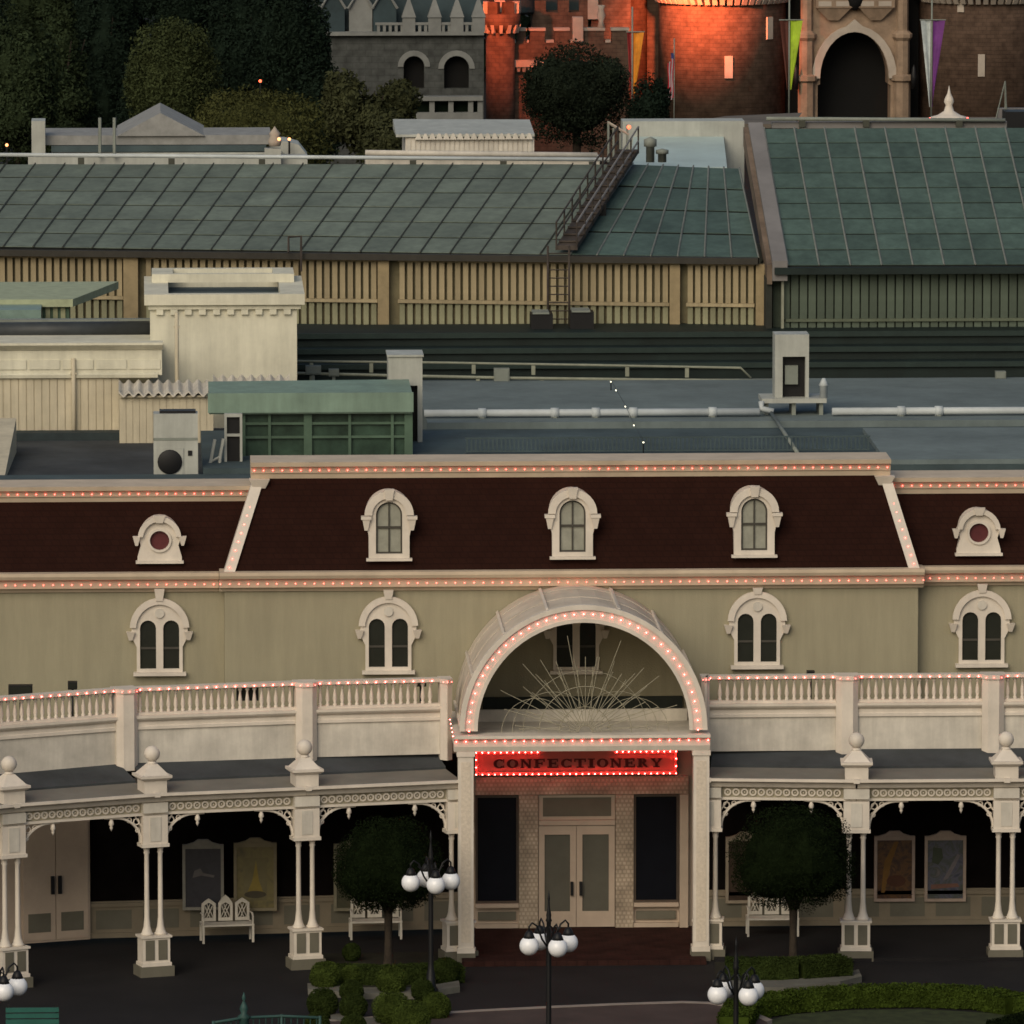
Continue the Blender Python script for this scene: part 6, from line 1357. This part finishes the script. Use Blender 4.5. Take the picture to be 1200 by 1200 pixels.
# ------------------------------------------------------------------ trees in the park
def tree(px, pyt, pyb, wpx, Y, m, label, shape='round', n=9000, name='park_tree', lf=.07, grp='trees beyond the hall roofs'):
    u = (Y + 200) / FPX; c = at(px, (pyt + pyb) / 2, Y); rx = wpx / 2 * u; rz = (pyb - pyt) / 2 * u; T = thing(name, label, 'tree', (c.x, Y, 0), group=grp); zc = c.z
    rs = random.Random(int(px * 7 + pyt)); lobes = []
    if shape == 'round':
        lobes = [(0, 0, zc, rx * .86, rx * .8, rz * .9)]
        for k in range(9): a = rs.uniform(0, 6.28); e = rs.uniform(-.5, .8); lobes.append((rx * .5 * math.cos(a), rx * .45 * math.sin(a), zc + rz * .5 * e, rx * rs.uniform(.36, .5), rx * .45, rz * rs.uniform(.34, .48)))
    elif shape == 'dome':
        lobes = [(0, 0, zc - rz * .1, rx * .97, rx * .9, rz * .98), (0, -.2, zc + rz * .1, rx * .9, rx * .8, rz * .85)]
    elif shape == 'spread':
        for k in range(14): a = rs.uniform(0, 6.28); q = rs.uniform(.1, .75); lobes.append((rx * q * math.cos(a), rx * .6 * q * math.sin(a), zc + rz * rs.uniform(-.5, .55) * (1 - q * .6), rx * rs.uniform(.25, .38), rx * .35, rz * rs.uniform(.3, .45)))
    else:  # conifer
        for k in range(16): t = k / 15; q = (1 - t * .85); a = k * 2.4; lobes.append((rx * .42 * q * math.cos(a), rx * .42 * q * math.sin(a), zc - rz * .85 + 1.75 * rz * t, rx * .62 * q + .15, rx * .6 * q + .15, rz * .22))
    if lf == .07: n *= 2
    crown('crown', lobes, n, lf, m, T, (.8, 1.06), .12, .82, .8)
    tr = MB(Matrix.Translation((c.x, Y, 0))); zt = zc + rz * .3; tr.tube([(0, 0, 0), (.05, 0, zt * .5), (0, .05, zt)], [.06 * rx + .12, .05 * rx + .1, .03 * rx], 8)
    for k in range(5): a = k * 1.3; tr.tube([(0, 0, zc - rz * .7), (rx * .35 * math.cos(a), rx * .35 * math.sin(a), zc), (rx * .6 * math.cos(a), rx * .6 * math.sin(a), zc + rz * .4)], [.1, .06, .02], 5)
    tr.build('trunk', BARK, T)
tree(202, 22, 175, 112, 120, mat('dome_tree_leaf', (.046, .058, .024), .75, .25, .6, spec=.02), 'rounded dome-shaped green tree standing alone at upper left', 'dome', 24000, lf=.05)
tree(300, 102, 225, 178, 100, LEAFO, 'low spreading olive green tree behind the pale rooftop', 'dome', 20000, lf=.05)
tree(430, 66, 210, 130, 112, mat('olive_dark_leaf', (.050, .055, .026), .75, .3, .6, spec=.02), 'olive green bushy tree in front of the grey stone hall', 'spread', 11000, lf=.08)
tree(460, 130, 230, 90, 90, mat('olive_dark_leaf', (.050, .055, .026), .75, .3, .6, spec=.02), 'low olive bush at the foot of the grey stone hall', 'round', 6000, lf=.075)
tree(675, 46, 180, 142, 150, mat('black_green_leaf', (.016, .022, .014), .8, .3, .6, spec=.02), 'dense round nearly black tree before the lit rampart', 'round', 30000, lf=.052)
tree(760, 85, 200, 55, 170, LEAFK, 'small dark tree between the orange banner and the lit tower', 'round', 4000)
tree(340, -40, 190, 110, 150, LEAFK, 'tall dark tree left of the grey stone hall', 'round', 11000)
tree(282, -60, 190, 90, 165, LEAFK, 'tall black-green tree right behind the dome-shaped tree', 'round', 9000)
tree(70, -20, 200, 100, 140, LEAFT, 'tall conical green tree at upper left', 'cone', 12000)
tree(20, 10, 210, 110, 130, LEAFT, 'broad green tree at the left edge', 'round', 10000)
tree(120, -60, 200, 90, 170, LEAFK, 'tall dark tree behind the conical green tree', 'round', 9000)
tree(-30, -60, 200, 120, 165, LEAFK, 'tall dark tree cut by the upper left corner', 'round', 9000)
tree(215, -80, 100, 110, 185, LEAFK, 'tall dark tree rising behind the dome-shaped tree', 'round', 9000)
tree(40, -90, 150, 130, 190, LEAFT, 'tall green tree at the top edge, left corner', 'round', 9000)
tree(165, 50, 210, 60, 150, LEAFK, 'dark tree in shade left of the dome-shaped tree', 'round', 6000)
tree(375, 60, 210, 60, 140, LEAFK, 'dark bushy tree at the left end of the grey stone hall', 'round', 6000)
# far wood
rs = np.random; P = []; N = []
for k in range(70):
    x = -60 + k * 1.9 + rs.uniform(-1, 1); y = 262 + rs.uniform(0, 25); h = rs.uniform(11, 17); r = rs.uniform(3, 5); d = rs.normal(0, 1, (700, 3)); d /= np.linalg.norm(d, axis=1)[:, None]
    P.append(np.array([x, y, h * .55]) + d * np.array([r, r, h * .55])); N.append(d)
me = leaf_mesh('far_wood', np.concatenate(P), np.concatenate(N), .45, None, .6, 1.3, LEAFK); o = bpy.data.objects.new('far_wood', me); COL.objects.link(o); tag(o, 'dark wood far behind the castle and the hall', 'wood', None, 'stuff')

T = thing('light_string', 'string of tiny pale lights on a thin wire over the grey roof', 'light string', tuple(at(735, 480, 15)))
ps = [onz(px, py, ZF2 + .25) for px, py in ((716, 446), (722, 456), (733, 475), (743, 497), (754, 517))]
MB().tube([tuple(q) for q in ps], .006, 4).build('wire', BLACK, T)
for i, q in enumerate(ps): MB().sphere((q.x, q.y, q.z - .03), .022, 8, 6).build('bulb', mat('pale_lamp_glass', (.9, .9, .7), .4, emit=2.0, ecol=(1, .95, .7)), T)
for i in (0, 4): q = ps[i]; MB().tube([(q.x, q.y, ZF), tuple(q)], .015, 4).build('post', BLACK, T)
